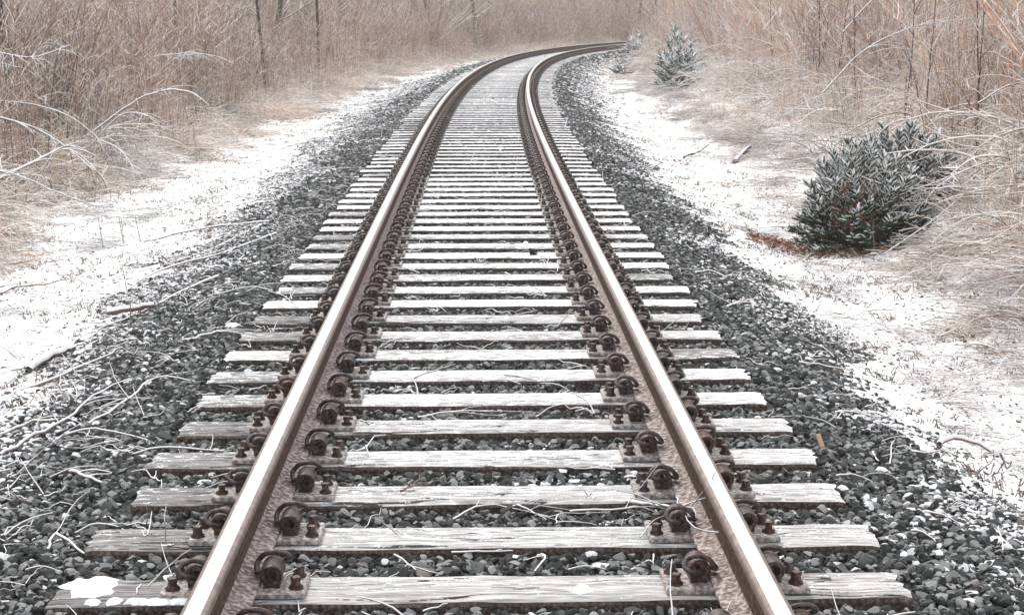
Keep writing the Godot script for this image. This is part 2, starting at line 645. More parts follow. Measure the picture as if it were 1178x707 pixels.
func taper(n: int, r0: float, r1: float) -> PackedFloat32Array:
	var a := PackedFloat32Array()
	for k in n:
		a.append(lerpf(r0, r1, float(k) / maxf(1.0, n - 1)))
	return a

func clip_into(sh: Shape, n: int, sides: int, xs: float) -> void:
	# the bent spring clip: a leg through the housing, a loop over it and a toe on the rail base
	var c := [Vector3(0.112, 0.042, 0.03), Vector3(0.112, 0.042, -0.045), Vector3(0.118, 0.043, -0.066), Vector3(0.140, 0.050, -0.078), Vector3(0.158, 0.062, -0.064), Vector3(0.150, 0.080, -0.046), Vector3(0.122, 0.090, -0.040), Vector3(0.088, 0.083, -0.042), Vector3(0.066, 0.060, -0.050), Vector3(0.060, 0.045, -0.034), Vector3(0.064, 0.037, -0.006), Vector3(0.066, 0.034, 0.014)]
	for k in c.size():
		c[k] = Vector3(c[k].x * xs, c[k].y, c[k].z)
	var p := smooth_path(c, n)
	sh.tube(p, even(p.size(), 0.0085), Color.WHITE, sides, true)

func housing_into(sh: Shape, seg: int, xs: float) -> void:
	# cast shoulder: an open round sleeve lying along the rail on a stubby foot
	var cx := 0.112
	var cy := 0.042
	var ro := 0.035
	var ri := 0.0185
	var z0 := -0.046
	var z1 := 0.056
	for k in seg:
		var a0 := TAU * k / seg
		var a1 := TAU * (k + 1) / seg
		var d0 := Vector3(cos(a0) * xs, sin(a0), 0)
		var d1 := Vector3(cos(a1) * xs, sin(a1), 0)
		var c0 := Vector3(cx * xs, cy, 0)
		var rows := [[ri, z0], [ro - 0.003, z0], [ro, z0 + 0.004], [ro * 0.97, 0.0], [ro, z1 - 0.004], [ro - 0.003, z1], [ri, z1]]
		for j in rows.size() - 1:
			var b := sh.v.size()
			for e in [[d0, rows[j]], [d1, rows[j]], [d1, rows[j + 1]], [d0, rows[j + 1]]]:
				var dd: Vector3 = e[0]
				var pp: Vector3 = c0 + dd * e[1][0] + Vector3(0, 0, e[1][1])
				sh.vert(pp, dd if j in [1, 2, 3, 4] else Vector3(0, 0, -1 if j == 0 else 1), Color.WHITE)
			sh.i.append_array(PackedInt32Array([b, b + 1, b + 2, b, b + 2, b + 3]))
		var bb := sh.v.size()
		for e in [[d0, z0], [d1, z0], [d1, z1], [d0, z1]]:
			var dd: Vector3 = e[0]
			sh.vert(c0 + dd * ri + Vector3(0, 0, e[1]), -dd, Color.WHITE)
		sh.i.append_array(PackedInt32Array([bb, bb + 1, bb + 2, bb, bb + 2, bb + 3]))
	var xa := 0.088 * xs
	var xb := 0.137 * xs
	sh.box(Vector3(minf(xa, xb), 0.0, z0 + 0.006), Vector3(maxf(xa, xb), 0.026, z1 - 0.006), Color.WHITE, 0.003)

func screw_into(sh: Shape, at: Vector3, turn: float, sides: int) -> void:
	var p := PackedVector3Array([at, at + Vector3(0, 0.008, 0), at + Vector3(0, 0.013, 0)])
	sh.tube(p, PackedFloat32Array([0.025, 0.024, 0.015]), Color.WHITE, sides, true)
	var q := PackedVector3Array([at + Vector3(0, 0.012, 0), at + Vector3(0, 0.026, 0), at + Vector3(0, 0.041, 0), at + Vector3(0, 0.044, 0)])
	var s2 := Shape.new()
	s2.tube(q, PackedFloat32Array([0.0185, 0.0165, 0.020, 0.0175]), Color.WHITE, 4, true)
	var b := sh.v.size()
	for k in s2.v.size():
		var d := (s2.v[k] - at).rotated(Vector3.UP, turn)
		sh.vert(at + d, s2.n[k].rotated(Vector3.UP, turn), Color.WHITE)
	for k in s2.i:
		sh.i.append(b + k)

func plate_shape() -> Shape:
	var sh := Shape.new()
	sh.box(Vector3(-0.215, 0.0, -0.092), Vector3(0.215, 0.0165, 0.092), Color.WHITE, 0.004)
	return sh

var timber_meshes := []
var fast := {}

# rail side: -1 left, 1 right. Plate-local x points to the right of the track; the housing of the gauge side lies towards the track centre.
func plate_with_parts(side: float) -> MeshInstance3D:
	var p := MeshInstance3D.new()
	p.name = "tie_plate"
	p.mesh = fast.plate
	p.position = Vector3(side * RAIL_T, 0.0012, 0)
	for e in [[-side, "gauge"], [side, "field"]]:
		var xs: float = e[0]
		# clips were all driven the same way round: loops away from the camera on the left rail's gauge side, towards it on the right rail's
		var turn: bool = xs < 0.0
		var fit := Vector3(0, 0.0165, 0)
		var ho := part("clip_housing", fast["housing"], p, Transform3D(Basis(Vector3.UP, PI if turn else 0.0).scaled(Vector3(1, 0.94, 0.94)), fit))
		var cp := part("spring_clip", fast["clip"], p, Transform3D(Basis(Vector3.UP, (PI if turn else 0.0) + rv(-0.05, 0.05)).scaled(Vector3(1, 0.94, rv(0.86, 1.0))), fit))
		ho.set_surface_override_material(0, mat.irons[rng.randi() % 4])
		cp.set_surface_override_material(0, mat.irons[rng.randi() % 4])
		for z in [-0.048, 0.05]:
			var sc := part("screw_spike", fast["screw"], p, Transform3D(Basis(Vector3.UP, rng.randf() * TAU).scaled(Vector3(0.92, rv(0.72, 0.86), 0.92)), Vector3(xs * 0.183 + rv(-0.006, 0.006), 0.0165, z + rv(-0.005, 0.005))))
			sc.set_surface_override_material(0, mat.irons[rng.randi() % 4])
	return p

func far_plate(side: float) -> MeshInstance3D:
	var p := MeshInstance3D.new()
	p.name = "tie_plate"
	p.mesh = fast.far_plate
	p.position = Vector3(side * RAIL_T, 0.0012, 0)
	return p

func build_fast() -> void:
	fast.plate = plate_shape().mesh(mat.plate)
	var h := Shape.new(); housing_into(h, 16, 1.0); h.orient(); fast.housing = h.mesh(mat.iron)
	var c := Shape.new(); clip_into(c, 4, 8, 1.0); c.orient(); fast.clip = c.mesh(mat.iron)
	var s := Shape.new(); screw_into(s, Vector3.ZERO, 0.0, 10); s.orient(); fast.screw = s.mesh(mat.iron)
	var f := plate_shape()
	for xs in [-1.0, 1.0]:
		var q := Shape.new()
		housing_into(q, 8, 1.0)
		clip_into(q, 2, 4, 1.0)
		for z in [-0.048, 0.05]:
			screw_into(q, Vector3(0.183, 0, z), 0.3, 6)
		var b := f.v.size()
		var tb := Transform3D(Basis(Vector3.UP, PI if xs < 0 else 0.0), Vector3(0, 0.0165, 0))
		for k in q.v.size():
			f.vert(tb * q.v[k], tb.basis * q.n[k], Color.WHITE)
		for k in q.i:
			f.i.append(b + k)
	f.orient()
	fast.far_plate = f.mesh(mat.iron)

func timber(variant: int, nx: int, nz: int) -> ArrayMesh:
	# a sawn sleeper with worn arrises, slightly dished top and ragged ends
	var L := 1.30
	var hw := 0.1145
	var top_s := Shape.new()
	var o := variant * 37.0
	var P := func(a: int, b: int) -> Vector3:
		var x := -L + 2.0 * L * a / nx
		var z := -hw + 2.0 * hw * b / nz
		var e := grain.get_noise_2d(x * 30.0 + o, z * 30.0)
		var y := grain.get_noise_2d(x * 14.0 + o, z * 260.0 + 50.0) * 0.0035 - 0.002
		if b == 0 or b == nz:
			z += (0.006 if b == 0 else -0.006) * (0.6 + absf(grain.get_noise_2d(x * 60.0 + o, 5.0 + b)) * 2.2)
			y -= 0.005 + absf(e) * 0.012
		if a == 0 or a == nx:
			x += (0.01 if a == 0 else -0.01) * (0.3 + absf(grain.get_noise_2d(z * 500.0 + o, 90.0 + a)) * 4.0)
			y -= 0.004
		return Vector3(x, y, z)
	for a in nx + 1:
		for b in nz + 1:
			var p: Vector3 = P.call(a, b)
			var nn := Vector3(0, 1, 0)
			if b == 0: nn = Vector3(0, 0.8, -0.6)
			if b == nz: nn = Vector3(0, 0.8, 0.6)
			if a > 0 and a < nx and b > 0 and b < nz:
				var du: Vector3 = P.call(a + 1, b) - P.call(a - 1, b)
				var dv: Vector3 = P.call(a, b + 1) - P.call(a, b - 1)
				nn = dv.cross(du).normalized()
			top_s.vert(p, nn, Color.WHITE, Vector2((p.x + L) / (2 * L), (p.z + hw) / (2 * hw)))
	for a in nx:
		for b in nz:
			var k := a * (nz + 1) + b
			top_s.i.append_array(PackedInt32Array([k, k + 1, k + nz + 2, k, k + nz + 2, k + nz + 1]))
	top_s.orient()
	var am := top_s.mesh(mat.ties[0], true)
	var sd := Shape.new()
	for a in nx:
		for b in [0, nz]:
			var p: Vector3 = P.call(a, b)
			var q: Vector3 = P.call(a + 1, b)
			var zz := -hw if b == 0 else hw
			sd.quad(p, q, Vector3(q.x, -0.02, zz), Vector3(p.x, -0.02, zz), Color.WHITE)
			sd.quad(Vector3(p.x, -0.02, zz), Vector3(q.x, -0.02, zz), Vector3(q.x, -0.17, zz), Vector3(p.x, -0.17, zz), Color.WHITE)
	for b in nz:
		for a in [0, nx]:
			var p: Vector3 = P.call(a, b)
			var q: Vector3 = P.call(a, b + 1)
			sd.quad(p, q, Vector3(q.x, -0.17, q.z), Vector3(p.x, -0.17, p.z), Color.WHITE)
	for k in sd.v.size():  # outward normals
		if sd.n[k].dot(Vector3(sd.v[k].x * 0.05, 0, sd.v[k].z)) < 0.0:
			sd.n[k] = -sd.n[k]
	sd.orient()
	var arr := []
	arr.resize(Mesh.ARRAY_MAX)
	arr[Mesh.ARRAY_VERTEX] = sd.v; arr[Mesh.ARRAY_NORMAL] = sd.n; arr[Mesh.ARRAY_COLOR] = sd.c; arr[Mesh.ARRAY_INDEX] = sd.i; arr[Mesh.ARRAY_TEX_UV] = sd.uv
	am.add_surface_from_arrays(Mesh.PRIMITIVE_TRIANGLES, arr)
	am.surface_set_material(1, mat.tie_side)
	return am

# a thin lump of lying snow, rx by rz, uneven at its rim
func snow_lump(rx: float, rz: float, h: float, sd: float) -> ArrayMesh:
	var sh := Shape.new()
	var nr := 5
	var na := 22
	sh.vert(Vector3(0, h, 0), Vector3.UP, SNOW)
	for r in range(1, nr + 1):
		for a in na:
			var an := TAU * a / na
			var f := float(r) / nr
			var wob := 1.0 + 0.7 * patch.get_noise_2d(cos(an) * 3.0 + sd, sin(an) * 3.0) * f
			var y := h * (1.0 - pow(f, 3.0)) + 0.25 * h * patch.get_noise_2d(cos(an) * f * 9.0 + sd, sin(an) * f * 9.0) - (0.004 if r == nr else 0.0)
			var d := Vector3(cos(an) * rx * f * wob, y, sin(an) * rz * f * wob)
			sh.vert(d, Vector3(cos(an) * f * f * 0.8, 1.0, sin(an) * f * f * 0.8).normalized(), SNOW)
	for a in na:
		var b := (a + 1) % na
		sh.i.append_array(PackedInt32Array([0, 1 + b, 1 + a]))
		for r in nr - 1:
			var p := 1 + r * na
			sh.i.append_array(PackedInt32Array([p + a, p + b, p + na + b, p + a, p + na + b, p + na + a]))
	sh.orient()
	return sh.mesh(mat.snow_clean)

const ONES := ["", "first", "second", "third", "fourth", "fifth", "sixth", "seventh", "eighth", "ninth", "tenth", "eleventh", "twelfth", "thirteenth", "fourteenth", "fifteenth", "sixteenth", "seventeenth", "eighteenth", "nineteenth"]
const TENS := ["", "", "twenty", "thirty", "forty", "fifty", "sixty", "seventy", "eighty", "ninety"]
const TENTHS := ["", "", "twentieth", "thirtieth", "fortieth", "fiftieth", "sixtieth", "seventieth", "eightieth", "ninetieth"]

func nth(n: int) -> String:
	if n < 20:
		return ONES[n]
	if n % 10 == 0:
		return TENTHS[n / 10]
	return TENS[n / 10] + "-" + ONES[n % 10]

func build_ties() -> void:
	build_fast()
	for k in 6:
		timber_meshes.append(timber(k, 64, 8))
	var far_timber := [timber(11, 10, 2), timber(12, 10, 2)]
	# how white each of the near sleepers is, 0 bare to 8 white
	var look := [2, 3, 4, 5, 4, 6, 6, 5, 5, 4, 8, 6, 5, 6, 7, 6, 5, 8, 7, 6, 8, 7]
	for k in range(-1, 288):
		var s := tie_at(k)
		var near := k < 26
		var t := Node3D.new()
		var tr := frame(s, 0.0, 0.0, rng.randf_range(-0.006, 0.006))
		t.transform = tr
		var lab := ""
		var lk: int = 7
		if k >= 0 and k < look.size():
			lk = look[k]
		elif k >= 0:
			lk = 6 + rng.randi() % 3
		if k < 0:
			lab = "wooden sleeper under the camera, just outside the near edge of the picture"
		elif k < 99:
			var dress: String = ["grey cracked top", "grey cracked top", "grey grained top with snow on its left end", "pale grey grained top", "pale grey speckled top", "frosty grey top", "mostly snow-white top", "snow-white top", "smooth snow-white top"][lk]
			lab = "%s wooden sleeper from the near edge, %s" % ["nearest" if k == 0 else nth(k + 1), dress]
		elif k < 130:
			lab = "thin snow-white sleeper where the rails begin to bend right"
		else:
			lab = "hair-thin snow-white sleeper in the far bend of the track"
		top(t, "sleeper", lab, "railway sleeper", "wooden sleepers under the rails")
		var tm: MeshInstance3D
		var sx := 1.0 + rng.randf_range(-0.012, 0.012)
		var off := rng.randf_range(-0.02, 0.02)
		if k == 0: off = -0.01
		tm = part("timber", timber_meshes[(k + 7) % 6] if near else far_timber[k % 2], t, Transform3D(Basis(Vector3.UP, 0.0 if rng.randf() < 0.7 or k < 5 else PI).scaled(Vector3(sx, 1, 1)), Vector3(off, -0.001, 0)))
		tm.set_surface_override_material(0, mat.ties[lk])
		for side in [-1.0, 1.0]:
			t.add_child(plate_with_parts(side) if near else far_plate(side), true)
		if k == 0:
			part("snow_patch", snow_lump(0.075, 0.08, 0.022, 3.0), t, Transform3D(Basis(), Vector3(-1.2, -0.004, -0.02)))
			for q in 5:
				part("snow_patch", snow_lump(rv(0.02, 0.055), rv(0.012, 0.02), 0.012, 9.0 + q * 3.0), t, Transform3D(Basis(), Vector3(-1.16 + q * 0.065, -0.005, 0.088 + rv(-0.012, 0.006))))
			part("snow_patch", snow_lump(0.03, 0.022, 0.02, 5.0), t, Transform3D(Basis(), Vector3(0.29, -0.003, 0.045)))


# ---------------------------------------------------------------- brush
func rv(a: float, b: float) -> float:
	return rng.randf_range(a, b)

var brush_tone := 1.0

func stem_colour() -> Color:
	var r := rng.randf()
	var k := rv(0.75, 1.2) * brush_tone
	if r < 0.32: return Color(0.41 * k, 0.32 * k, 0.275 * k)
	if r < 0.52: return Color(0.25 * k, 0.165 * k, 0.14 * k)
	if r < 0.68: return Color(0.52 * k, 0.42 * k, 0.34 * k)
	if r < 0.80: return Color(0.11, 0.085, 0.08)
	if r < (0.94 if brush_tone < 1.4 else 0.90): return Color(0.60, 0.56, 0.535) * minf(k, 1.3)
	return Color(0.42 * k, 0.25 * k, 0.18 * k)

func curve_stem(p: Vector3, d: Vector3, length: float, droop: float, n: int, kink := 0.12) -> PackedVector3Array:
	var pts := PackedVector3Array([p])
	var st := length / n
	for k in n:
		d = (d + Vector3(rv(-kink, kink), -droop / n + rv(-kink, kink) * 0.5, rv(-kink, kink))).normalized()
		p += d * st
		if p.y < 0.012 and k > 0:
			p.y = 0.012 + rng.randf() * 0.02
			d.y = maxf(d.y, 0.0)
		pts.append(p)
	return pts

func branchy(sh: Shape, pts: PackedVector3Array, r: float, col: Color, depth: int, snow: float, spread := 0.7, every := 2) -> void:
	sh.stem(pts, taper(pts.size(), r, r * 0.35), col, 3 if r < 0.012 else 5, snow)
	if depth <= 0:
		return
	var total := 0.0
	for k in pts.size() - 1:
		total += pts[k].distance_to(pts[k + 1])
	for k in range(1, pts.size()):
		if k % every != 0 and rng.randf() < 0.5:
			continue
		var d := (pts[k] - pts[k - 1]).normalized()
		var o := Vector3(rv(-1, 1), rv(-0.3, 0.7), rv(-1, 1)).normalized()
		var dd := (d * (1.0 - spread * 0.6) + o * spread).normalized()
		var f := 1.0 - float(k) / pts.size() * 0.6
		var q := curve_stem(pts[k], dd, total * rv(0.2, 0.45) * f, rv(-0.4, 0.5), 4, 0.2)
		branchy(sh, q, r * 0.55, col, depth - 1, snow, spread, 2)

func brush_mesh(kind: int) -> ArrayMesh:
	var sh := Shape.new()
	match kind:
		0:  # tall upright stalks with short side twigs
			for k in 15:
				var p := Vector3(rv(-0.4, 0.4), -0.03, rv(-0.4, 0.4))
				var h := rv(1.0, 2.1)
				var c := stem_colour()
				var pts := curve_stem(p, Vector3(rv(-0.2, 0.2), 1, rv(-0.2, 0.2)).normalized(), h, rv(0.0, 0.5), 6, 0.06)
				sh.stem(pts, taper(7, rv(0.003, 0.0065) if rng.randf() < 0.86 else rv(0.008, 0.013), 0.002), c, 3, 0.5)
				for j in 5:
					var q := 2 + rng.randi() % 5
					var tw := curve_stem(pts[q], Vector3(rv(-0.8, 0.8), rv(0.3, 1.0), rv(-0.8, 0.8)).normalized(), rv(0.12, 0.4), 0.3, 3, 0.15)
					sh.stem(tw, taper(4, 0.0028, 0.0016), c, 3, 0.8)
		1:  # dry grass
			for k in 46:
				var p := Vector3(rv(-0.3, 0.3), -0.02, rv(-0.3, 0.3))
				var c := Color(0.50, 0.405, 0.34) * rv(0.45, 1.15) * brush_tone
				var pts := curve_stem(p, Vector3(rv(-0.5, 0.5), 1, rv(-0.5, 0.5)).normalized(), rv(0.4, 1.05), rv(0.6, 2.2), 5, 0.05)
				sh.stem(pts, taper(6, rv(0.0028, 0.0045), 0.0014), c, 3, 0.7, 0.6)
		2:  # arching canes
			for k in 9:
				var p := Vector3(rv(-0.4, 0.4), -0.02, rv(-0.4, 0.4))
				var c := stem_colour()
				var a := rng.randf() * TAU
				var pts := curve_stem(p, Vector3(cos(a) * 0.6, rv(0.7, 1.3), sin(a) * 0.6).normalized(), rv(0.9, 2.0), rv(1.6, 2.8), 9, 0.08)
				branchy(sh, pts, rv(0.0045, 0.0085), c, 1, 0.9, 0.6, 3)
		3:  # flattened grass and stalks under snow
			for k in 40:
				var p := Vector3(rv(-0.5, 0.5), rv(0.0, 0.10), rv(-0.5, 0.5))
				var c := Color(0.36, 0.28, 0.24) * (rv(0.3, 0.8) if rng.randf() < 0.5 else rv(0.9, 1.3))
				var a := rv(-0.9, 0.9)
				var pts := curve_stem(p, Vector3(cos(a), rv(0.0, 0.45), sin(a)).normalized(), rv(0.25, 0.9), rv(0.2, 0.9), 5, 0.10)
				sh.stem(pts, taper(6, rv(0.003, 0.007), 0.002), c, 3, 1.2 if rng.randf() < 0.65 else 0.0)
		4:  # woody shrub
			var c := stem_colour() * 0.8
			for k in 6:
				var p := Vector3(rv(-0.15, 0.15), -0.04, rv(-0.15, 0.15))
				var pts := curve_stem(p, Vector3(rv(-0.45, 0.45), 1, rv(-0.45, 0.45)).normalized(), rv(1.4, 2.6), rv(-0.1, 0.5), 8, 0.1)
				branchy(sh, pts, rv(0.006, 0.014), c, 2, 0.8, 0.65, 2)
		5:  # low tangle of snowy twigs
			for k in 26:
				var p := Vector3(rv(-0.5, 0.5), rv(0.0, 0.3), rv(-0.5, 0.5))
				var a := rng.randf() * TAU
				var pts := curve_stem(p, Vector3(cos(a), rv(-0.1, 0.7), sin(a)).normalized(), rv(0.3, 0.9), rv(0.3, 1.4), 6, 0.18)
				sh.stem(pts, taper(7, rv(0.0025, 0.005), 0.0015), stem_colour(), 3, 1.1)
		6:  # heavy snow-laden tangle of bowed canes
			for k in 16:
				var p := Vector3(rv(-0.6, 0.6), rv(0.0, 0.25), rv(-0.6, 0.6))
				var a := rng.randf() * TAU
				var pts := curve_stem(p, Vector3(cos(a) * rv(0.5, 1.2), rv(0.2, 1.0), sin(a) * rv(0.5, 1.2)).normalized(), rv(0.6, 1.7), rv(0.9, 2.4), 9, 0.13)
				branchy(sh, pts, rv(0.006, 0.0115), stem_colour() * 0.8, 1, 1.15, 0.7, 2)
	return sh.mesh(mat.stem)

func build_brush() -> void:
	for side in [-1.0, 1.0]:
		brush_tone = 1.18 if side < 0 else 1.6
		var meshes := []
		for k in 7:
			for j in 3:
				meshes.append(brush_mesh(k))
		var xf := []
		var cl := []
		for k in meshes.size():
			xf.append([]); cl.append([])
		for n in 26000:
			var s := 2.0 + 168.0 * pow(rng.randf(), 1.15)
			var u := -0.7 + 17.0 * pow(rng.randf(), 1.5)
			var edge0 := lerpf(4.8, 4.5, smoothstep(14.0, 40.0, s)) if side < 0 else lerpf(lerpf(4.15, 4.4, smoothstep(16.0, 26.0, s)), 3.25, smoothstep(46.0, 57.0, s))
			var t := edge0 + u + patch.get_noise_2d(s * 2.0, side * 100.0) * 0.7
			if side > 0 and Vector2(s - 14.0, t - 3.45).length() < 0.9:
				continue
			var kind := 0
			var r := rng.randf()
			var sc := rv(0.8, 1.15)
			if u < 1.5 and rng.randf() < ((0.15 if s < 18.0 else 0.4) if side > 0 else 0.3): continue
			if u < 0.1:
				if r < 0.45: continue
				kind = 3 if r < 0.75 else (1 if r < 0.88 else 5)
				sc *= 0.55 + 0.3 * (u + 0.7)
				if kind == 1: sc *= 0.6
			elif u < 1.3:
				kind = 3 if r < 0.22 else (1 if r < 0.45 else (5 if r < 0.66 else (2 if r < 0.85 else 0)))
				if side < 0 and s < 32.0 and r < 0.5:
					kind = 6
					sc = rv(0.7, 1.05)
				sc *= 0.6 + 0.3 * u
			elif u < 3.0:
				kind = 1 if r < 0.22 else (0 if r < 0.50 else (2 if r < 0.68 else (5 if r < 0.75 else 4)))
			else:
				kind = 0 if r < 0.34 else (1 if r < 0.44 else (2 if r < 0.62 else 4))
				if s > 40.0: sc *= rv(1.0, 1.4)
			if side < 0 and u >= 1.3 and s < 34.0 and rng.randf() < 0.10: kind = 6
			if side > 0 and u > 0.6 and rng.randf() < 0.07: kind = 6
			var hides := false
			if side > 0:
				for e in [[38.0, 4.2], [56.0, 3.2], [62.0, 3.4], [45.5, 4.7]]:
					if s > e[0] - 7.0 and s < e[0] + 0.6 and absf(t - e[1] + (e[0] - s) * 0.02) < 0.75: hides = true
			if hides:
				if rng.randf() < 0.6: continue
				kind = 3
			var k := kind * 3 + rng.randi() % 3
			var b := Basis(Vector3.UP, rng.randf() * TAU).scaled(Vector3(sc, sc * rv(0.9, 1.1), sc))
			var y := ground(s, side * t)
			xf[k].append(Transform3D(b, spot(s, side * t, y)))
			var w := patch.get_noise_2d(s * 0.8, t * 0.8)
			var v := rv(0.85, 1.15)
			var w2 := patch.get_noise_2d(s * 2.5 + 200.0, t * 2.5)
			v *= 1.0 + 0.85 * w2
			v = minf(v, 1.12)
			var warm := 0.045 if side < 0 else 0.0
			cl[k].append(Color(v * (1.0 + 0.10 * w + warm), v * 0.985, v * (0.955 - 0.08 * w - warm * 0.9)))
		# matted stalks and twigs straggling out over the snow, thinning towards the track
		for n in 2600:
			var s := 6.0 + 42.0 * pow(rng.randf(), 1.3)
			var far_out := 2.1 * pow(rng.randf(), 1.9)
			if s > 17.0:
				far_out *= 0.3
				if rng.randf() < 0.6: continue
			var t := (4.9 if side < 0 else 4.4) - far_out
			if patch.get_noise_2d(s * 2.4 + 300.0, t * 2.4 * side) < -0.02 + 0.10 * far_out or (side > 0 and Vector2(s - 14.2, t - 3.5).length() < 0.9):
				continue
			var k := (3 if rng.randf() < 0.65 else 5) * 3 + rng.randi() % 3
			var sc := rv(0.35, 0.7)
			xf[k].append(Transform3D(Basis(Vector3.UP, rng.randf() * TAU).scaled(Vector3(sc, sc * 0.6, sc)), spot(s, side * t, ground(s, side * t))))
			cl[k].append(g(rv(0.8, 1.05)))
		var root := Node3D.new()
		top(root, "dry_brush", "dense thicket of dry brown weeds and snowy canes left of the track" if side < 0 else "bank of thin dry weeds and flattened snowy grass right of the track", "brush", "", "stuff")
		for k in meshes.size():
			var nm: String = ["weed_stalks", "dry_grass", "arching_canes", "flattened_grass", "shrub_stems", "snowy_twigs", "snowy_tangle"][k / 3]
			many(nm, meshes[k], xf[k], cl[k], root)

func _ready() -> void:
	# camera
	var cam := Camera3D.new()
	cam.name = "camera"
	cam.fov = rad_to_deg(2.0 * atan(353.5 / 1806.0))
	cam.near = 0.1
	cam.far = 3000.0
	cam.position = Vector3(0, 1.706, 0)
	cam.rotation = Vector3(-atan((353.5 - 13.5) / 1806.0), 0, 0)
	add_child(cam)
	cam.current = true
	# overcast sky, soft sun, haze
	var sky := ProceduralSkyMaterial.new()
	sky.sky_top_color = Color(0.90, 0.91, 0.93)
	sky.sky_horizon_color = Color(0.97, 0.96, 0.95)
	sky.sky_curve = 0.12
	sky.ground_bottom_color = Color(0.55, 0.53, 0.52)
	sky.ground_horizon_color = Color(0.93, 0.92, 0.91)
	sky.sun_angle_max = 1.0
	var env := Environment.new()
	env.background_mode = Environment.BG_SKY
	env.sky = Sky.new()
	env.sky.sky_material = sky
	env.tonemap_mode = Environment.TONE_MAPPER_LINEAR
	env.tonemap_exposure = 1.75
	env.sdfgi_enabled = true
	env.ssao_enabled = true
	env.ssil_enabled = true
	env.fog_enabled = true
	env.fog_density = 0.0016
	env.fog_light_color = Color(0.93, 0.90, 0.88)
	var we := WorldEnvironment.new()
	we.name = "world"
	we.environment = env
	add_child(we)
	var sun := DirectionalLight3D.new()
	sun.name = "sun"
	sun.light_energy = 0.45
	sun.light_angular_distance = 14.0
	sun.light_color = Color(1.0, 0.97, 0.94)
	sun.shadow_enabled = true
	sun.rotation_degrees = Vector3(-52, -155, 0)
	add_child(sun)

	rng.seed = 20240117
	bump.seed = 4; bump.frequency = 0.35; bump.fractal_octaves = 3
	patch.seed = 11; patch.frequency = 0.02; patch.fractal_octaves = 3
	patch.frequency = 0.25
	grain.seed = 23; grain.frequency = 0.02; grain.fractal_octaves = 2
	lay_centre_line()
	patch.frequency = 0.02
	make_materials()
	patch.frequency = 0.35

	# the setting
	var far_ground := sheet_plane()
	one("ground", far_ground, "", "", "", "structure")
	one("bank_ground", sheet(steps([[-40, 0, 4.0], [0, 50, 0.5], [50, 250, 2.0]]), steps([[-62, -60, 2.0], [-60, -12, 4.0], [-12, 10, 0.4], [10, 60, 2.5], [60, 62, 2.0]]), func(s, t): return -3.0 if absf(t) > 61.0 else ground(s, t) - (0.09 if absf(t) < 3.4 else 0.0), mat.litter), "", "", "", "structure")
	for side in [-1.0, 1.0]:
		var ts := steps([[1.5, 5.5, 0.06], [5.5, 9.0, 0.15], [9.0, 16.0, 0.5]])
		if side < 0:
			var r := PackedFloat32Array()
			for k in ts.size():
				r.append(-ts[ts.size() - 1 - k])
			ts = r
		one("snow", sheet(steps([[0, 4, 0.3], [4, 14, 0.06], [14, 24, 0.1], [24, 45, 0.25], [45, 170, 0.6]]), ts, func(s, t): return ground(s, t) + snow_depth(s, t), mat.snow), "", "", "", "structure")
	build_ballast()
	build_rails()
	build_ties()
	build_brush()
	build_evergreens()
	build_trees()
	build_canes()
	build_sticks()

func sheet_plane() -> ArrayMesh:
	var sh := Shape.new()
	sh.quad(Vector3(-1500, -2.0, -1500), Vector3(1500, -2.0, -1500), Vector3(1500, -2.0, 1500), Vector3(-1500, -2.0, 1500), Color.WHITE)
	for k in 4:
		sh.n[k] = Vector3.UP
	return sh.mesh(mat.litter)


# ---------------------------------------------------------------- evergreens
func sprig_mesh(col: Color, needles: int) -> ArrayMesh:
	# a spruce shoot lying along -z, 1 long, needles all round
	var sh := Shape.new()
	sh.tube(PackedVector3Array([Vector3.ZERO, Vector3(0, 0.01, -0.5), Vector3(0, 0.0, -1.0)]), PackedFloat32Array([0.03, 0.022, 0.01]), Color(0.16, 0.11, 0.08), 4)
	for k in needles:
		var z := -rv(0.05, 1.0)
		var a := rng.randf() * TAU
		var o := Vector3(cos(a), sin(a) * 0.85 + 0.15, -0.75).normalized()
		var p := Vector3(0, 0, z)
		var w := o.cross(Vector3(0, 0, 1)).normalized() * 0.0105
		var e := p + o * rv(0.14, 0.22) * (1.0 - 0.25 * absf(z))
		var c := col * rv(0.7, 1.35)
		sh.quad(p - w, p + w, e + w * 0.4, e - w * 0.4, c)
	return sh.mesh(mat.needle)

func sprig_snow_mesh() -> ArrayMesh:
	var sh := Shape.new()
	var p := PackedVector3Array()
	var r := PackedFloat32Array()
	for k in 6:
		var f := k / 5.0
		p.append(Vector3(rv(-0.02, 0.02), 0.15 + rv(-0.02, 0.02), -0.04 - 1.05 * f))
		r.append((0.06 + 0.085 * sin(PI * clampf(f * 0.9 + 0.1, 0.0, 1.0))) * rv(0.8, 1.2))
	sh.tube(p, r, SNOW, 6, true, 0.6)
	for k in 9:
		var a := Vector3(rv(-0.12, 0.12), 0.14, -rv(0.1, 1.0))
		var q := PackedVector3Array([a, a + Vector3(signf(a.x) * 0.1, 0.0, -0.08)])
		sh.tube(q, PackedFloat32Array([0.035, 0.015]), SNOW, 4, true)
	sh.orient()
	return sh.mesh(mat.snow_clean)

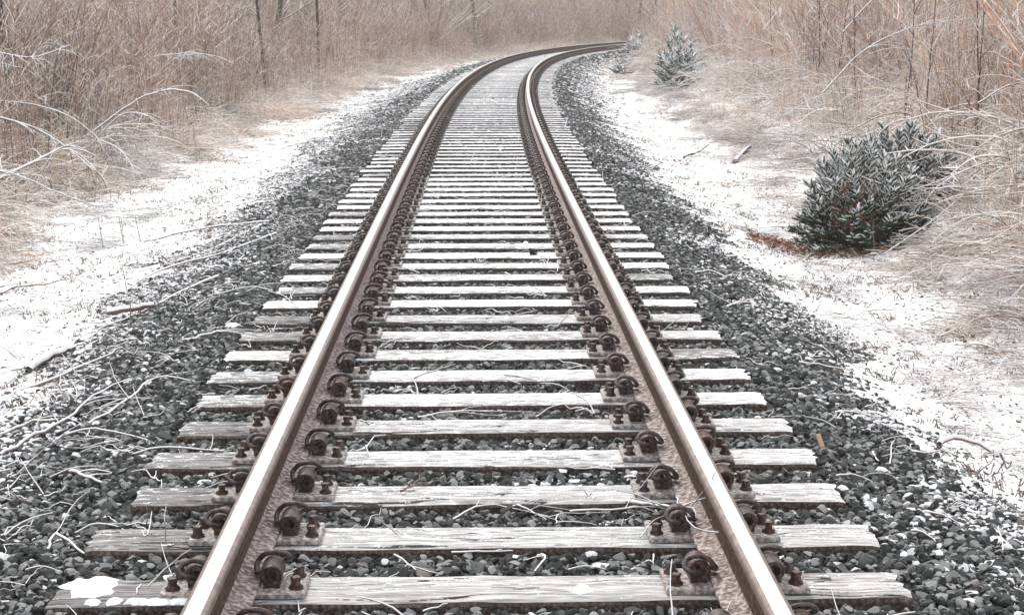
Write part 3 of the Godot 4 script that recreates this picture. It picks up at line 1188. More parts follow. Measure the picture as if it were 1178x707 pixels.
# a young spruce: stem, limbs, needle shoots, snow lying on the upper shoots; snow 0..1
func evergreen(s: float, t: float, w: float, h: float, shoots: int, size: float, snow: float, label: String, group := "", green := Color(0.066, 0.112, 0.058)) -> Node3D:
	var root := Node3D.new()
	var at := spot(s, t, ground(s, t))
	root.position = at
	top(root, "spruce_bush" if h < 3.0 else "spruce_tree", label, "bush" if h < 3.0 else "tree", group)
	var st := Shape.new()
	st.tube(curve_stem(Vector3(0, -0.05, 0), Vector3(0.05, 1, 0).normalized(), h * 0.92, 0.0, 6, 0.04), taper(7, h * 0.022, 0.006), Color(0.17, 0.13, 0.10), 6)
	part("trunk", st.mesh(mat.bark), root)
	var xf := []
	var cl := []
	var sn := []
	var dome := h < 1.8
	var limbs := mini(90, maxi(14, shoots / 26))
	for k in limbs:
		var f := (k + 0.5) / limbs
		var a := k * 2.39996 + rv(-0.3, 0.3)
		var y0 := h * (0.03 + 0.85 * pow(f, 0.9))
		var reach := w * 0.5 * sqrt(maxf(0.03, 1.0 - pow(f, 1.7))) * rv(0.82, 1.12)
		var d := Vector3(cos(a), rv(0.15, 0.5) if f < 0.6 else rv(0.5, 1.3), sin(a)).normalized()
		if dome:
			var el := asin(clampf(f, 0.0, 1.0)) * 1.02 + 0.06
			d = Vector3(cos(a) * cos(el), sin(el), sin(a) * cos(el))
			reach = 0.93 / sqrt(pow(cos(el) / (w * 0.5), 2.0) + pow(sin(el) / h, 2.0)) * rv(0.80, 1.0)
			y0 = h * 0.05
		var lm := curve_stem(Vector3(0, y0, 0), d, reach, rv(-0.15, 0.2), 5, 0.06)
		var ls := Shape.new()
		ls.tube(lm, taper(6, 0.006 + h * 0.004, 0.003), Color(0.18, 0.13, 0.10), 4)
		part("limb", ls.mesh(mat.bark), root)
		var n := int(shoots / float(limbs))
		for q in n:
			var g0 := pow(rng.randf(), 0.7)
			if dome:
				g0 = 0.35 + 0.65 * sqrt(rng.randf())
			var fi := g0 * 4.999
			var p := lm[int(fi)].lerp(lm[int(fi) + 1], fi - int(fi))
			var out := (d + Vector3(rv(-1, 1), rv(-0.3, 0.9), rv(-1, 1)) * (1.0 if dome else 0.8)).normalized()
			var z := size * rv(0.7, 1.25)
			var b := Basis.looking_at(out, Vector3.UP).scaled(Vector3.ONE * z)
			p += out * z * 0.1
			xf.append(Transform3D(b, p))
			cl.append(g(rv(0.75, 1.2)))
			var lit := smoothstep(0.15, 0.75, p.y / h + rv(-0.2, 0.2)) * smoothstep(0.1, 0.6, g0 + 0.1)
			if out.y < 0.93 and rng.randf() < snow * (0.12 + 1.1 * lit + (0.4 if p.x > 0.1 and p.y > 0.4 * h else 0.0)):
				sn.append(Transform3D(b, p))
	many("needles", sprig_mesh(green, 190 if h < 3.0 else 60), xf, cl, root)
	many("snow", sprig_snow_mesh(), sn, [], root)
	return root

func build_evergreens() -> void:
	var b := evergreen(14.2, 3.5, 1.34, 1.12, 10000, 0.070, 1.1, "dense green spruce bush with snowy shoots at the foot of the right bank")
	var dead := []
	var dc := []
	for k in 55:
		var az := -0.35 + rv(-0.36, 0.36)
		var el := 0.50 + rv(-0.22, 0.20)
		var out := Vector3(sin(az) * cos(el), sin(el), cos(az) * cos(el))
		var rr := rv(0.80, 0.97)
		var p := Vector3(out.x * 0.67, out.y * 1.12, out.z * 0.67) * rr
		out = (out + Vector3(rv(-0.7, 0.7), rv(-0.4, 0.7), rv(-0.4, 0.7))).normalized()
		dead.append(Transform3D(Basis.looking_at(out, Vector3.UP).scaled(Vector3.ONE * rv(0.07, 0.13)), p))
		dc.append(g(rv(0.7, 1.2)))
	var dm := many("dead_shoots", sprig_mesh(Color(0.17, 0.085, 0.05), 60), dead, dc, b)
	dm.set_meta("label", "rust-brown dead shoots on the near side of the bush")
	evergreen(38.0, 4.4, 1.5, 1.05, 1300, 0.13, 1.3, "pale green snowy spruce bush beside the far right bend, the larger one", "", Color(0.15, 0.20, 0.165))
	evergreen(15.1, 4.1, 1.3, 0.98, 5500, 0.08, 3.0, "snow-smothered spruce bush close behind the dense green one", "", Color(0.17, 0.22, 0.18))
	evergreen(56.0, 3.25, 0.9, 0.75, 300, 0.14, 1.1, "tiny dark spruce seedling at the snow edge, right of the far bend", "", Color(0.10, 0.14, 0.12))
	evergreen(62.0, 3.5, 1.6, 1.6, 900, 0.17, 1.0, "pale young spruce on the right bank where the rails vanish", "", Color(0.16, 0.21, 0.17))
	evergreen(45.5, 4.8, 1.3, 1.25, 700, 0.17, 0.9, "snowy young spruce behind the larger pale spruce bush", "", Color(0.15, 0.20, 0.16))
	var far := [[118.0, -9.0], [124.0, -13.0], [112.0, -16.0], [131.0, -8.0], [128.0, -20.0], [138.0, -14.0], [120.0, -24.0]]
	for k in far.size():
		evergreen(far[k][0], far[k][1], 4.6, 8.0, 420, 0.75, 0.25, "dark hazy spruce closing the view past the bend", "far dark spruces past the bend")
	# dead leaves under the bush
	var sh := Shape.new()
	sh.quad(Vector3(-1, 0.0, 0.1), Vector3(0, 0.25, -0.55), Vector3(1, 0.05, 0), Vector3(0, 0.2, 0.6), Color.WHITE)
	var lm := sh.mesh(mat.stem)
	var xf := []
	var cl := []
	for k in 1500:
		var a := rng.randf() * TAU
		var r := sqrt(rng.randf())
		var ds := -0.22 + sin(a) * r * 0.62
		var dt := -0.15 + cos(a) * r * 0.85
		var s := 14.45 + ds
		var t := 3.45 + dt
		var sc := rv(0.016, 0.034)
		xf.append(Transform3D(Basis.from_euler(Vector3(rv(-0.6, 0.6), rng.randf() * TAU, rv(-0.6, 0.6))).scaled(Vector3.ONE * sc), spot(s, t, ground(s, t) + snow_depth(s, t) + rv(0.0, 0.05))))
		var v := rv(0.5, 1.2)
		cl.append(Color(0.24 * v, 0.13 * v, 0.085 * v))
	var o := many("fallen_leaves", lm, xf, cl, self)
	o.name = numbered("fallen_leaves")
	o.set_meta("label", "reddish brown fallen leaves spread under the green spruce bush")
	o.set_meta("category", "leaves")


# ---------------------------------------------------------------- trees, saplings, canes
func tree_into(root: Node3D, h: float, r: float, col: Color) -> void:
	var tr := curve_stem(Vector3(0, -0.15, 0), Vector3(rv(-0.1, 0.1), 1, rv(-0.1, 0.1)).normalized(), h, -0.05, 10, 0.05)
	var sh := Shape.new()
	sh.tube(tr, taper(11, r, r * 0.15), col, 9)
	part("trunk", sh.mesh(mat.bark), root)
	var cr := Shape.new()
	for k in range(1, 10):
		for q in 2:
			var a := rng.randf() * TAU
			var lm := curve_stem(tr[k], Vector3(cos(a), rv(0.2, 0.9), sin(a)).normalized(), h * rv(0.14, 0.34) * (1.1 - k * 0.06), -0.2, 6, 0.18)
			branchy(cr, lm, r * 0.22, col, 2, 0.6, 0.7, 2)
	part("crown", cr.mesh(mat.stem), root)

func copy_of(o: Node3D) -> Node3D:
	return o.duplicate() as Node3D

func build_trees() -> void:
	var protos := []
	var looks := [["bare grey tree", 9.0, 0.10, Color(0.16, 0.135, 0.125)], ["bare dark slim tree", 8.0, 0.05, Color(0.11, 0.088, 0.08)], ["bare brown crooked tree", 7.0, 0.08, Color(0.19, 0.145, 0.125)], ["stout dark bare tree", 10.0, 0.13, Color(0.12, 0.10, 0.092)]]
	for l in looks:
		var root := Node3D.new()
		tree_into(root, l[1], l[2], l[3])
		protos.append(root)
	var spots := [[24.0, -7.2, 1], [27.0, -9.0, 0], [34.0, -6.6, 1], [36.0, -8.5, 2], [46.0, -7.0, 0], [52.0, -9.5, 3], [60.0, -7.5, 1], [66.0, -10.5, 0], [74.0, -9.0, 3], [82.0, -8.0, 1], [88.0, -12.0, 0], [96.0, -9.0, 2], [104.0, -11.0, 3],
		[28.5, 9.6, 3], [24.2, 8.4, 1], [26.8, 10.2, 3], [36.0, 8.7, 0], [38.0, 9.8, 1], [28.0, 8.5, 2], [44.0, 7.8, 3], [50.0, 6.6, 1], [56.0, 8.6, 0], [30.0, 10.5, 0], [62.0, 7.4, 2]]
	for k in 10:
		spots.append([rv(34.0, 122.0), -5.3 - 3.5 * pow(rng.randf(), 1.5), rng.randi() % 3])
	for k in 14:
		spots.append([rv(30.0, 140.0), rv(-34.0, -13.0), rng.randi() % 4])
	for k in 8:
		spots.append([rv(25.0, 70.0), rv(11.0, 26.0), rng.randi() % 4])
	var order := {-1: [], 1: []}
	for sp in spots:
		var p := spot(sp[0], sp[1])
		if absf(p.x / p.z) < 0.33:
			order[-1 if sp[1] < 0 else 1].append([p.x / -p.z, sp])
	for side in [-1, 1]:
		var l: Array = order[side]
		l.sort_custom(func(a, b): return a[0] < b[0])
		for k in l.size():
			var sp: Array = l[k][1]
			var o := copy_of(protos[sp[2]])
			o.transform = Transform3D(Basis.from_euler(Vector3(rv(-0.09, 0.09), rng.randf() * TAU, rv(-0.09, 0.09))).scaled(Vector3.ONE * rv(0.85, 1.15)), spot(sp[0], sp[1], ground(sp[0], sp[1])))
			top(o, "bare_tree", "%s in the brush %s of the track, %s trunk from the %s" % [looks[sp[2]][0], "left" if side < 0 else "right", nth(k + 1) if side < 0 else nth(l.size() - k), "left" if side < 0 else "right"], "tree", "bare trees standing in the brush")
	for p in protos:
		p.free()
	# saplings on the right bank
	var sap := [[25.2, 5.3, 2.3, "thin dark sapling left of the two standing behind the spruce bush"], [23.6, 5.2, 2.4, "thin dark sapling right of the two standing behind the spruce bush"], [19.0, 5.1, 2.0, "dark upright sapling rising just right of the spruce bush"], [16.9, 4.75, 2.1, "tall dark sapling at the right, on the open part of the bank"], [17.3, 5.5, 2.3, "dark sapling nearest the right edge of the picture"], [31.4, 5.6, 2.2, "dark bent sapling on the right bank up towards the bend"], [21.4, 5.1, 1.9, "crooked thin sapling over the right shoulder of the spruce bush"], [15.6, 4.95, 1.9, "slender low sapling at the right frame edge among grass"]]
	for e in sap:
		var sh := Shape.new()
		var pts := curve_stem(Vector3(0, -0.05, 0), Vector3(rv(-0.12, 0.12), 1, rv(-0.1, 0.1)).normalized(), e[2], 0.0, 9, 0.05)
		branchy(sh, pts, 0.0115, Color(0.10, 0.07, 0.065), 2, 0.5, 0.45, 3)
		one("sapling", sh.mesh(mat.stem), e[3], "sapling", "saplings on the right bank", "", Transform3D(Basis(), spot(e[0], e[1], ground(e[0], e[1]))))
	# the many-stemmed shrub far up on the left
	var fs := Shape.new()
	for k in 11:
		var pts := curve_stem(Vector3(0, -0.05, 0), Vector3(-0.9 + k * 0.19, rv(0.6, 1.1), rv(-0.4, 0.4)).normalized(), rv(1.6, 2.8), rv(-0.2, 0.4), 8, 0.08)
		branchy(fs, pts, 0.022, Color(0.20, 0.15, 0.13), 1, 1.0, 0.5, 2)
	one("fan_shrub", fs.mesh(mat.stem), "shrub of snowy stems fanning out from one foot, far up left", "shrub", "", "", Transform3D(Basis(), spot(69.0, -6.2, ground(69.0, -6.2) + 0.7)))

# a stick through points given as [s, t, height above the ground]
func stick(called: String, label: String, category: String, group: String, pts: Array, r0: float, r1: float, snow: float, twigs := 0, col := Color(0.22, 0.16, 0.135), reach := 1.0) -> void:
	var c := []
	var at := spot(pts[0][0], pts[0][1], ground(pts[0][0], pts[0][1]))
	for p in pts:
		var dep := maxf(0.0, snow_depth(p[0], p[1]))
		c.append(spot(p[0], p[1], ground(p[0], p[1]) + dep + p[2] + r0 * 0.6) - at)
	var path := smooth_path(c, 4)
	for k in range(1, path.size() - 1):
		path[k] += Vector3(rv(-1, 1), rv(-0.3, 0.8), rv(-1, 1)) * minf(0.010, r0 * 0.8)
	var sh := Shape.new()
	sh.stem(path, taper(path.size(), r0 * 0.62, r1 * 0.5), col, 6, snow * 0.7)
	for k in twigs:
		var q := 1 + rng.randi() % (path.size() - 2)
		var d := (path[q + 1] - path[q - 1]).normalized()
		var o := (d * 0.7 + Vector3(rv(-0.8, 0.8), rv(0.0, 0.3), rv(-0.8, 0.8))).normalized()
		var tw := curve_stem(path[q], o, rv(0.08, 0.28) * reach, 0.25 + 0.6 * (reach - 1.0), 5, 0.2)
		sh.stem(tw, taper(6, r1 * 0.5, r1 * 0.22), col, 4, snow * 0.7)
	one(called, sh.mesh(mat.stem), label, category, group, "", Transform3D(Basis(), at))

func build_canes() -> void:
	var gr := "snow-laden canes of the left tangle"
	var l := [
		["tall white cane arching over to the right in the left thicket", [[21.0, -5.25, 0.3], [21.0, -4.75, 0.7], [20.9, -4.35, 0.95], [20.8, -3.95, 1.02], [20.8, -3.7, 0.93], [20.8, -3.6, 0.72]], 0.017, 4],
		["smaller white cane arching below the tall arched one", [[20.5, -5.1, 0.25], [20.4, -4.7, 0.68], [20.3, -4.35, 0.74], [20.2, -4.05, 0.55]], 0.012, 3],
		["short white cane hooked over at its tip, left thicket", [[19.5, -5.5, 0.25], [19.5, -5.48, 0.8], [19.5, -5.42, 1.0], [19.5, -5.33, 0.97]], 0.013, 1],
		["long white branch sloping down rightwards across the tangled pile", [[18.0, -5.9, 0.84], [18.0, -5.3, 0.78], [18.0, -4.8, 0.55], [17.9, -4.4, 0.25]], 0.017, 6],
		["upper white cane bowed flat over the left edge of the pile", [[18.5, -6.0, 0.9], [18.5, -5.4, 0.98], [18.5, -4.8, 0.82], [18.4, -4.4, 0.5]], 0.012, 5],
		["thick white stick pointing up right out of the pile", [[16.6, -5.1, 0.25], [16.9, -4.8, 0.42], [17.2, -4.5, 0.6]], 0.022, 3],
		["high white bough sagging in from the left frame edge", [[19.0, -6.6, 1.75], [19.0, -6.0, 1.58], [19.0, -5.4, 1.52], [19.0, -4.9, 1.66]], 0.017, 8],
		["thin white bough just below the high sagging one", [[18.8, -6.4, 1.45], [18.8, -5.9, 1.40], [18.8, -5.4, 1.38]], 0.012, 6],
		["slanting white cane rising from the sagging bough", [[19.2, -5.4, 1.5], [19.3, -5.2, 1.85], [19.4, -5.05, 2.2]], 0.010, 3],
		["white cane bending down towards the snow, right of the pile", [[19.5, -4.7, 0.45], [19.3, -4.4, 0.38], [19.0, -4.15, 0.12]], 0.012, 4],
		["low white cane lying across the front of the pile", [[16.2, -5.4, 0.35], [16.3, -4.9, 0.4], [16.4, -4.4, 0.2], [16.5, -4.1, 0.03]], 0.012, 5],
		["looping white cane at the foot of the pile", [[17.2, -4.9, 0.2], [17.0, -4.5, 0.55], [16.8, -4.1, 0.35], [16.8, -3.95, 0.05]], 0.010, 3],
		["slim white cane bowed high in the middle of the left thicket", [[27.0, -5.6, 0.9], [27.0, -5.2, 1.25], [27.0, -4.7, 1.3], [27.0, -4.3, 1.2]], 0.012, 4],
		["broken white cane hanging in the middle of the left thicket", [[25.0, -5.4, 1.0], [25.0, -5.2, 1.35], [25.0, -4.9, 1.42], [25.0, -4.6, 1.45]], 0.013, 5]]
	for e in l:
		stick("snowy_cane", e[0], "cane", gr, e[1], e[2] * 1.15, e[2] * 0.6, 1.4, e[3] * 3, Color(0.22, 0.16, 0.135), 2.0)
	var rg := "snowy canes bowed over the right bank"
	var r := [
		["white cane arching out of the spruce bush to the right", [[14.2, 3.3, 0.75], [14.0, 3.6, 0.55], [13.9, 3.9, 0.42], [13.9, 4.3, 0.45]], 0.010, 4],
		["long white cane bowed low over the grass right of the bush", [[14.0, 3.8, 0.1], [13.8, 4.2, 0.45], [13.6, 4.7, 0.5], [13.5, 5.1, 0.35]], 0.010, 4],
		["pale stalk leaning across the near side of the spruce bush", [[13.35, 3.5, 0.05], [13.5, 3.9, 0.16], [13.7, 4.3, 0.3]], 0.009, 2],
		["upright pale stalk in front of the spruce bush", [[13.4, 3.42, 0.0], [13.4, 3.41, 0.2], [13.42, 3.40, 0.36]], 0.006, 0],
		["high white cane sweeping rightwards above the spruce bush", [[18.0, 3.9, 1.0], [18.0, 4.4, 1.3], [18.0, 5.0, 1.42], [18.0, 5.7, 1.3]], 0.011, 5],
		["white cane arched near the top right of the picture", [[22.0, 5.0, 1.3], [22.0, 5.6, 1.75], [22.0, 6.3, 1.7], [22.0, 6.9, 1.4]], 0.013, 6],
		["snowy cane drooping at the right frame edge over the grass", [[14.5, 4.6, 0.9], [14.3, 4.9, 1.0], [14.0, 5.2, 0.8]], 0.010, 4]]
	for e in r:
		stick("snowy_cane", e[0], "cane", rg, e[1], e[2] * 1.1, e[2] * 0.6, 1.2, e[3] * 3, Color(0.22, 0.16, 0.135), 2.0)

func build_sticks() -> void:
	var gl := "sticks lying on the left shoulder"
	var gm := "twigs lying between the rails"
	var gr := "sticks lying on the right shoulder"
	var l := [
		["longest snowy stick stretching left from the far shoulder edge onto snow", gl, [[13.6, -1.83, 0], [14.2, -2.5, 0], [13.97, -3.01, 0], [13.63, -3.51, 0]], 0.016, 0.008, 1.1, 4],
		["snowy stick curving down the left shoulder below the longest one", gl, [[12.7, -1.66, 0], [11.9, -1.98, 0], [11.6, -2.4, 0], [10.99, -2.52, 0]], 0.015, 0.008, 1.1, 4],
		["straight snowy stick between the two long ones on the shoulder", gl, [[13.43, -1.88, 0], [12.4, -2.16, 0], [11.96, -2.42, 0]], 0.014, 0.008, 1.1, 3],
		["snowy branch slanting down to the short white log", gl, [[10.7, -1.8, 0], [10.2, -1.97, 0.01], [9.8, -2.15, 0.01], [9.6, -2.3, 0]], 0.015, 0.008, 1.0, 3],
		["bare brown stick lying on the snow at the left edge", gl, [[11.9, -3.67, 0], [12.17, -3.62, 0.01], [12.07, -3.39, 0.01], [12.13, -3.24, 0]], 0.014, 0.009, 0.15, 1],
		["straight snowy stick low at the left picture edge", gl, [[6.98, -2.2, 0], [6.97, -2.04, 0.02], [6.9, -1.88, 0.01]], 0.012, 0.006, 1.0, 1],
		["long thick snowy branch rising diagonally at the left edge", gl, [[6.44, -2.04, 0.01], [6.62, -1.94, 0.02], [6.85, -1.86, 0.02], [7.24, -1.84, 0.02], [7.63, -1.75, 0.0]], 0.013, 0.006, 1.0, 3],
		["bowed snowy twig left of the fifth sleeper's end", gl, [[6.5, -1.83, 0], [6.54, -1.73, 0.03], [6.49, -1.61, 0.03], [6.26, -1.35, 0]], 0.009, 0.004, 1.0, 2],
		["thin snowy twig between the left ends of fourth and fifth sleepers", gl, [[6.12, -1.42, 0], [6.13, -1.3, 0.02], [6.09, -1.1, 0.02], [6.14, -1.02, 0]], 0.007, 0.004, 1.0, 2],
		["short stubby snowy stick on the stones between the third and fourth sleepers, far left", gl, [[5.96, -1.62, 0], [5.81, -1.52, 0.01], [5.71, -1.42, 0]], 0.011, 0.007, 1.0, 2],
		["kinked twig with a broken brown end near the second sleeper", gl, [[5.0, -1.45, 0], [5.07, -1.44, 0.03], [4.9, -1.31, 0.01], [4.89, -1.27, 0]], 0.009, 0.005, 0.8, 1],
		["thin curved twig before the second sleeper's left end", gl, [[5.16, -1.4, 0], [5.15, -1.32, 0.03], [5.14, -1.21, 0]], 0.006, 0.004, 1.0, 1],
		["crooked snowy twig between the two nearest sleepers' left ends", gl, [[5.01, -1.15, 0], [4.9, -1.04, 0.03], [4.86, -1.01, 0.05]], 0.007, 0.004, 1.0, 1],
		["slanting snowy branch beside the half-buried dark log", gl, [[7.94, -2.38, 0], [7.89, -2.2, 0.02], [8.17, -2.05, 0.02], [8.53, -1.99, 0]], 0.014, 0.007, 1.0, 4],
		["snowy branch bent in a bow left of the sixth sleeper's end", gl, [[6.77, -1.75, 0], [7.06, -1.62, 0.03], [7.45, -1.58, 0.03], [7.38, -1.38, 0]], 0.010, 0.005, 1.0, 3],
		["short snowy stick along the ninth sleeper's left end", gl, [[8.45, -1.6, 0], [8.5, -1.45, 0.02], [8.45, -1.3, 0]], 0.012, 0.006, 1.0, 2],
		["fine snowy twig by the left end of the twelfth sleeper", gl, [[9.9, -1.75, 0], [9.95, -1.5, 0.02], [9.85, -1.32, 0]], 0.009, 0.005, 1.0, 2],
		["long snowy twig between second and third sleepers by the right rail", gm, [[5.27, 0.30, 0.02], [5.26, 0.42, 0.03], [5.24, 0.55, 0.04], [5.25, 0.6, 0.02]], 0.006, 0.003, 1.0, 4],
		["forked white twig on the stones behind the second sleeper", gm, [[5.25, -0.11, 0.0], [5.32, 0.0, 0.03], [5.34, 0.14, 0.0]], 0.006, 0.003, 1.0, 3],
		["white twig crossing the forked one", gm, [[5.38, 0.09, 0.0], [5.30, 0.13, 0.03], [5.22, 0.22, 0.0]], 0.006, 0.003, 1.0, 2],
		["upright crooked white twig beyond the nearest sleeper, left of the middle", gm, [[4.9, -0.30, 0.0], [4.82, -0.28, 0.02], [4.72, -0.22, 0.01]], 0.007, 0.004, 1.0, 2],
		["hooked white twig on the nearest sleeper, right of the middle", gm, [[4.84, 0.17, 0.01], [4.75, 0.19, 0.04], [4.60, 0.15, 0.05]], 0.007, 0.004, 1.0, 1],
		["thin straight white twig on the stones past the nearest sleeper", gm, [[4.86, -0.11, 0.02], [4.86, 0.0, 0.02], [4.87, 0.09, 0.02]], 0.005, 0.003, 1.0, 1],
		["short dark twig lying on the third sleeper", gm, [[5.44, -0.3, 0.045], [5.50, -0.26, 0.05], [5.56, -0.23, 0.07]], 0.008, 0.004, 0.0, 1],
		["small white twig standing off the second sleeper's edge", gm, [[5.22, 0.27, 0.0], [5.16, 0.25, 0.04], [5.08, 0.24, 0.04]], 0.006, 0.003, 1.0, 1],
		["long fine twig between the fifth and sixth sleepers", gm, [[6.58, -0.28, 0.02], [6.64, -0.1, 0.03], [6.68, 0.04, 0.02]], 0.006, 0.003, 1.0, 3],
		["fine dark twig over the seventh sleeper", gm, [[7.2, -0.32, 0.05], [7.35, -0.2, 0.06], [7.5, -0.13, 0.05]], 0.006, 0.003, 0.2, 2],
		["snowy branch lying on the sleeper against the right rail clip", gm, [[5.29, 0.50, 0.05], [5.2, 0.57, 0.06], [5.08, 0.65, 0.09], [5.0, 0.70, 0.10]], 0.009, 0.005, 1.0, 5],
		["thin dark-tipped branch reaching over the right rail's foot", gm, [[5.17, 0.66, 0.10], [4.98, 0.655, 0.11], [4.85, 0.68, 0.10], [4.74, 0.74, 0.12]], 0.0055, 0.003, 0.7, 2],
		["curved white twig on the right shoulder level with the fourteenth sleeper", gr, [[10.59, 1.47, 0], [10.7, 1.6, 0.02], [10.58, 1.72, 0]], 0.011, 0.006, 1.0, 2],
		["dark bare stick pointing up the right shoulder to the snow", gr, [[11.0, 2.25, 0], [10.62, 2.2, 0.02], [10.2, 2.15, 0]], 0.011, 0.006, 0.1, 0],
		["long pale stick lying across the right shoulder", gr, [[7.94, 1.65, 0], [7.98, 1.8, 0.02], [8.2, 2.0, 0]], 0.010, 0.006, 0.8, 2],
		["small bent snowy twig on the right shoulder, upper one", gr, [[9.32, 1.49, 0], [9.49, 1.59, 0.02], [9.6, 1.7, 0]], 0.011, 0.006, 1.0, 3],
		["bowed snow-capped branch at the right edge of the shoulder", gr, [[6.7, 2.03, 0], [6.95, 2.2, 0.04], [7.0, 2.38, 0]], 0.020, 0.012, 1.2, 2],
		["thin pale twig at the right end of the third sleeper", gr, [[5.68, 1.33, 0.02], [5.74, 1.42, 0.02], [5.72, 1.5, 0]], 0.006, 0.003, 0.9, 1],
		["short pale stick on dark stones right of the fourth sleeper", gr, [[6.19, 1.6, 0.01], [6.01, 1.58, 0.02]], 0.008, 0.005, 0.7, 0],
		["pale splinter low on the right shoulder, upper of two", gr, [[5.42, 1.6, 0.01], [5.36, 1.66, 0.02], [5.33, 1.7, 0.01]], 0.006, 0.004, 0.7, 0],
		["pale splinter low on the right shoulder, lower of two", gr, [[5.14, 1.47, 0.01], [5.1, 1.5, 0.02], [5.05, 1.53, 0.01]], 0.006, 0.004, 0.7, 0]]
	for e in l:
		stick("stick" if e[3] > 0.0085 else "twig", e[0], "stick" if e[3] > 0.0085 else "twig", e[1], e[2], e[3], e[4], e[5], e[6])
	# logs
	stick("log", "short snow-capped log on the left shoulder stones", "log", "", [[9.9, -2.38, 0.03], [9.8, -2.2, 0.035], [9.7, -2.04, 0.03]], 0.03, 0.026, 1.0, 0, Color(0.14, 0.10, 0.085))
	stick("log", "small dark log half buried in snow near the left edge", "log", "", [[8.58, -2.52, -0.01], [8.70, -2.46, 0.015], [8.82, -2.40, 0.015], [8.92, -2.35, 0.0]], 0.04, 0.03, 1.1, 2, Color(0.10, 0.075, 0.065))
	stick("log", "thin fallen log on the snow below the right bank", "log", "", [[23.0, 2.95, 0.02], [23.5, 3.2, 0.04], [24.1, 3.46, 0.06]], 0.03, 0.02, 0.35, 2, Color(0.12, 0.09, 0.08))
	stick("log", "thick rotten log end sticking out of the right bank", "log", "", [[22.0, 3.55, -0.02], [22.3, 3.72, 0.06], [22.6, 3.85, 0.05]], 0.07, 0.055, 0.15, 2, Color(0.09, 0.065, 0.05))
	# odd bits on the track
	var clod := Shape.new()
	one("snow_clump", snow_lump(0.026, 0.022, 0.025, 12.0), "snow lump on a sleeper in the middle of the track", "snow", "", "", Transform3D(Basis(), spot(11.6, 0.34, -0.002)))
	clod = null
	one("snow_clump", snow_lump(0.045, 0.025, 0.025, 22.0), "loose snow clump on stones by the tenth sleeper's left end", "snow", "", "", Transform3D(Basis(), spot(8.7, -1.4, ground(8.7, -1.4) + 0.005)))
	var wood := Shape.new()
	wood.box(Vector3(-0.010, 0, -0.03), Vector3(0.010, 0.009, 0.03), Color(0.45, 0.32, 0.22), 0.003)
	one("wood_chip", wood.mesh(mat.stem), "orange wood chip upright at the right end of the fourth sleeper", "wood chip", "", "", Transform3D(Basis.from_euler(Vector3(0.9, 0.4, 0.2)), spot(6.1, 1.36, ground(6.1, 1.36) + 0.045)))
	var lump := stone_shape(false, true)
	var dk := (mat.stone as StandardMaterial3D).duplicate()
	dk.albedo_color = Color(0.25, 0.22, 0.21)
	var o := one("dark_stone", lump, "dark stone lying on a snowy sleeper in the middle of the track", "stone", "", "", Transform3D(Basis(Vector3.UP, 1.0).scaled(Vector3.ONE * 0.034), spot(11.1, 0.37, 0.015)))
	o.set_surface_override_material(0, dk)
	# litter of small twigs and straws over stones and snow
	var kinds := []
	for k in 8:
		var sh := Shape.new()
		var n := 1 + k % 3
		for q in n:
			var pts := curve_stem(Vector3(rv(-0.02, 0.02), 0.012, rv(-0.02, 0.02)), Vector3(rv(-1, 1), rv(0.0, 0.35), rv(-1, 1)).normalized(), rv(0.06, 0.2), 0.5, 5, 0.2)
			sh.stem(pts, taper(6, 0.0026, 0.0012), Color(0.30, 0.23, 0.19) if k % 4 else Color(0.13, 0.10, 0.09), 4, 0.55 if k % 4 else 0.1)
		kinds.append(sh.mesh(mat.stem))
	var root := Node3D.new()
	top(root, "twig_litter", "small snowy twigs and straws scattered over ballast and snow", "twigs", "", "stuff")
	var xf := []
	for k in kinds.size():
		xf.append([])
	for k in 5600:
		var s := 4.0 + 40.0 * pow(rng.randf(), 1.5)
		var t := rv(-3.6, 3.4)
		var gap := patch.get_noise_2d(s * 3.0 + 90.0, t * 3.0)
		if absf(t) < 1.4 and rng.randf() < (0.72 if s < 8.0 else 0.45): continue
		if t > 1.3 and rng.randf() < 0.84: continue
		if absf(t) < 1.4 and rng.randf() < 0.35: continue
		if gap < -0.15 and rng.randf() < 0.7: continue
		if absf(absf(t) - RAIL_T) < 0.1: continue
		var y := 0.004 if on_tie(s, t, 0.0) else ground(s, t) + maxf(0.006, snow_depth(s, t))
		var sc := rv(0.6, 1.5)
		xf[rng.randi() % kinds.size()].append(Transform3D(Basis(Vector3.UP, rng.randf() * TAU).scaled(Vector3(sc, sc, sc)), spot(s, t, y)))
	for k in kinds.size():
		many("twig_scatter", kinds[k], xf[k], [], root)
	# bits of dead grass and leaf that poke through the snow
	var bits := []
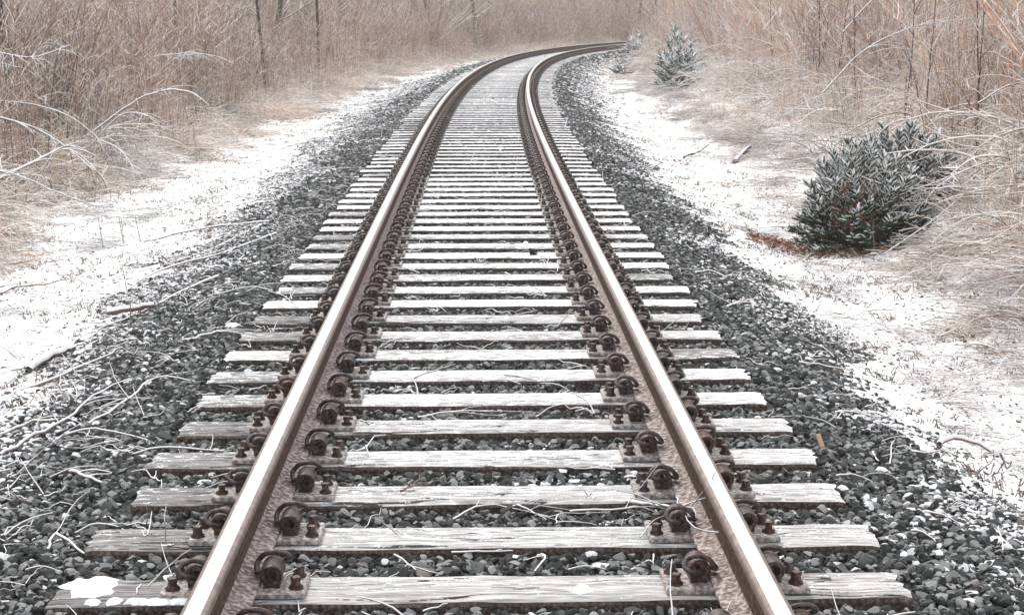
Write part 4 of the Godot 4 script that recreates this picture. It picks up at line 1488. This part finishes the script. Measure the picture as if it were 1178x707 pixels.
	for k in 4:
		var sh := Shape.new()
		for q in 5:
			var pts := curve_stem(Vector3(rv(-0.05, 0.05), -0.005, rv(-0.05, 0.05)), Vector3(rv(-1, 1), rv(0.1, 0.8), rv(-1, 1)).normalized(), rv(0.02, 0.065), 0.6, 3, 0.2)
			sh.tube(pts, taper(4, 0.0035, 0.0015), Color(0.24, 0.19, 0.16) * rv(0.5, 1.3), 3)
		bits.append(sh.mesh(mat.stem))
	var gs := Node3D.new()
	top(gs, "grass_bits", "dead grass tips and leaf bits poking through the snow", "grass", "", "stuff")
	var xb := [[], [], [], []]
	for k in 13000:
		var s := 4.0 + 60.0 * pow(rng.randf(), 1.6)
		var side := -1.0 if rng.randf() < 0.42 else 1.0
		var t := rv(2.0, 5.4)
		if patch.get_noise_2d(s * 2.2 + 30.0, t * side * 2.2) < rv(-0.25, 0.25): continue
		var y := ground(s, side * t) + maxf(0.0, snow_depth(s, side * t))
		xb[rng.randi() % 4].append(Transform3D(Basis(Vector3.UP, rng.randf() * TAU).scaled(Vector3.ONE * rv(0.6, 1.4)), spot(s, side * t, y)))
	for k in 4:
		many("grass_tips", bits[k], xb[k], [], gs)
	var fl := Shape.new()
	fl.quad(Vector3(-1, 0.0, 0.15), Vector3(-0.1, 0.35, -0.5), Vector3(1, 0.05, -0.1), Vector3(0.1, 0.25, 0.5), Color.WHITE)
	var flm := fl.mesh(mat.stem)
	var xl := []
	var cf := []
	for k in 130000:
		var s := 4.0 + 60.0 * pow(rng.randf(), 1.5)
		var side := -1.0 if rng.randf() < 0.45 else 1.0
		var t := rv(1.9, 6.0)
		if patch.get_noise_2d(s * 1.6 + 130.0, t * side * 1.6) < rv(-0.6, 0.15): continue
		var y := ground(s, side * t) + maxf(0.0, snow_depth(s, side * t))
		xl.append(Transform3D(Basis.from_euler(Vector3(rv(-0.5, 0.5), rng.randf() * TAU, rv(-0.5, 0.5))).scaled(Vector3.ONE * lerpf(0.005, 0.024, pow(rng.randf(), 2.5))), spot(s, side * t, y)))
		var v := rv(0.3, 1.2)
		cf.append(Color(0.16 * v, 0.13 * v, 0.12 * v))
	many("leaf_flecks", flm, xl, cf, gs)
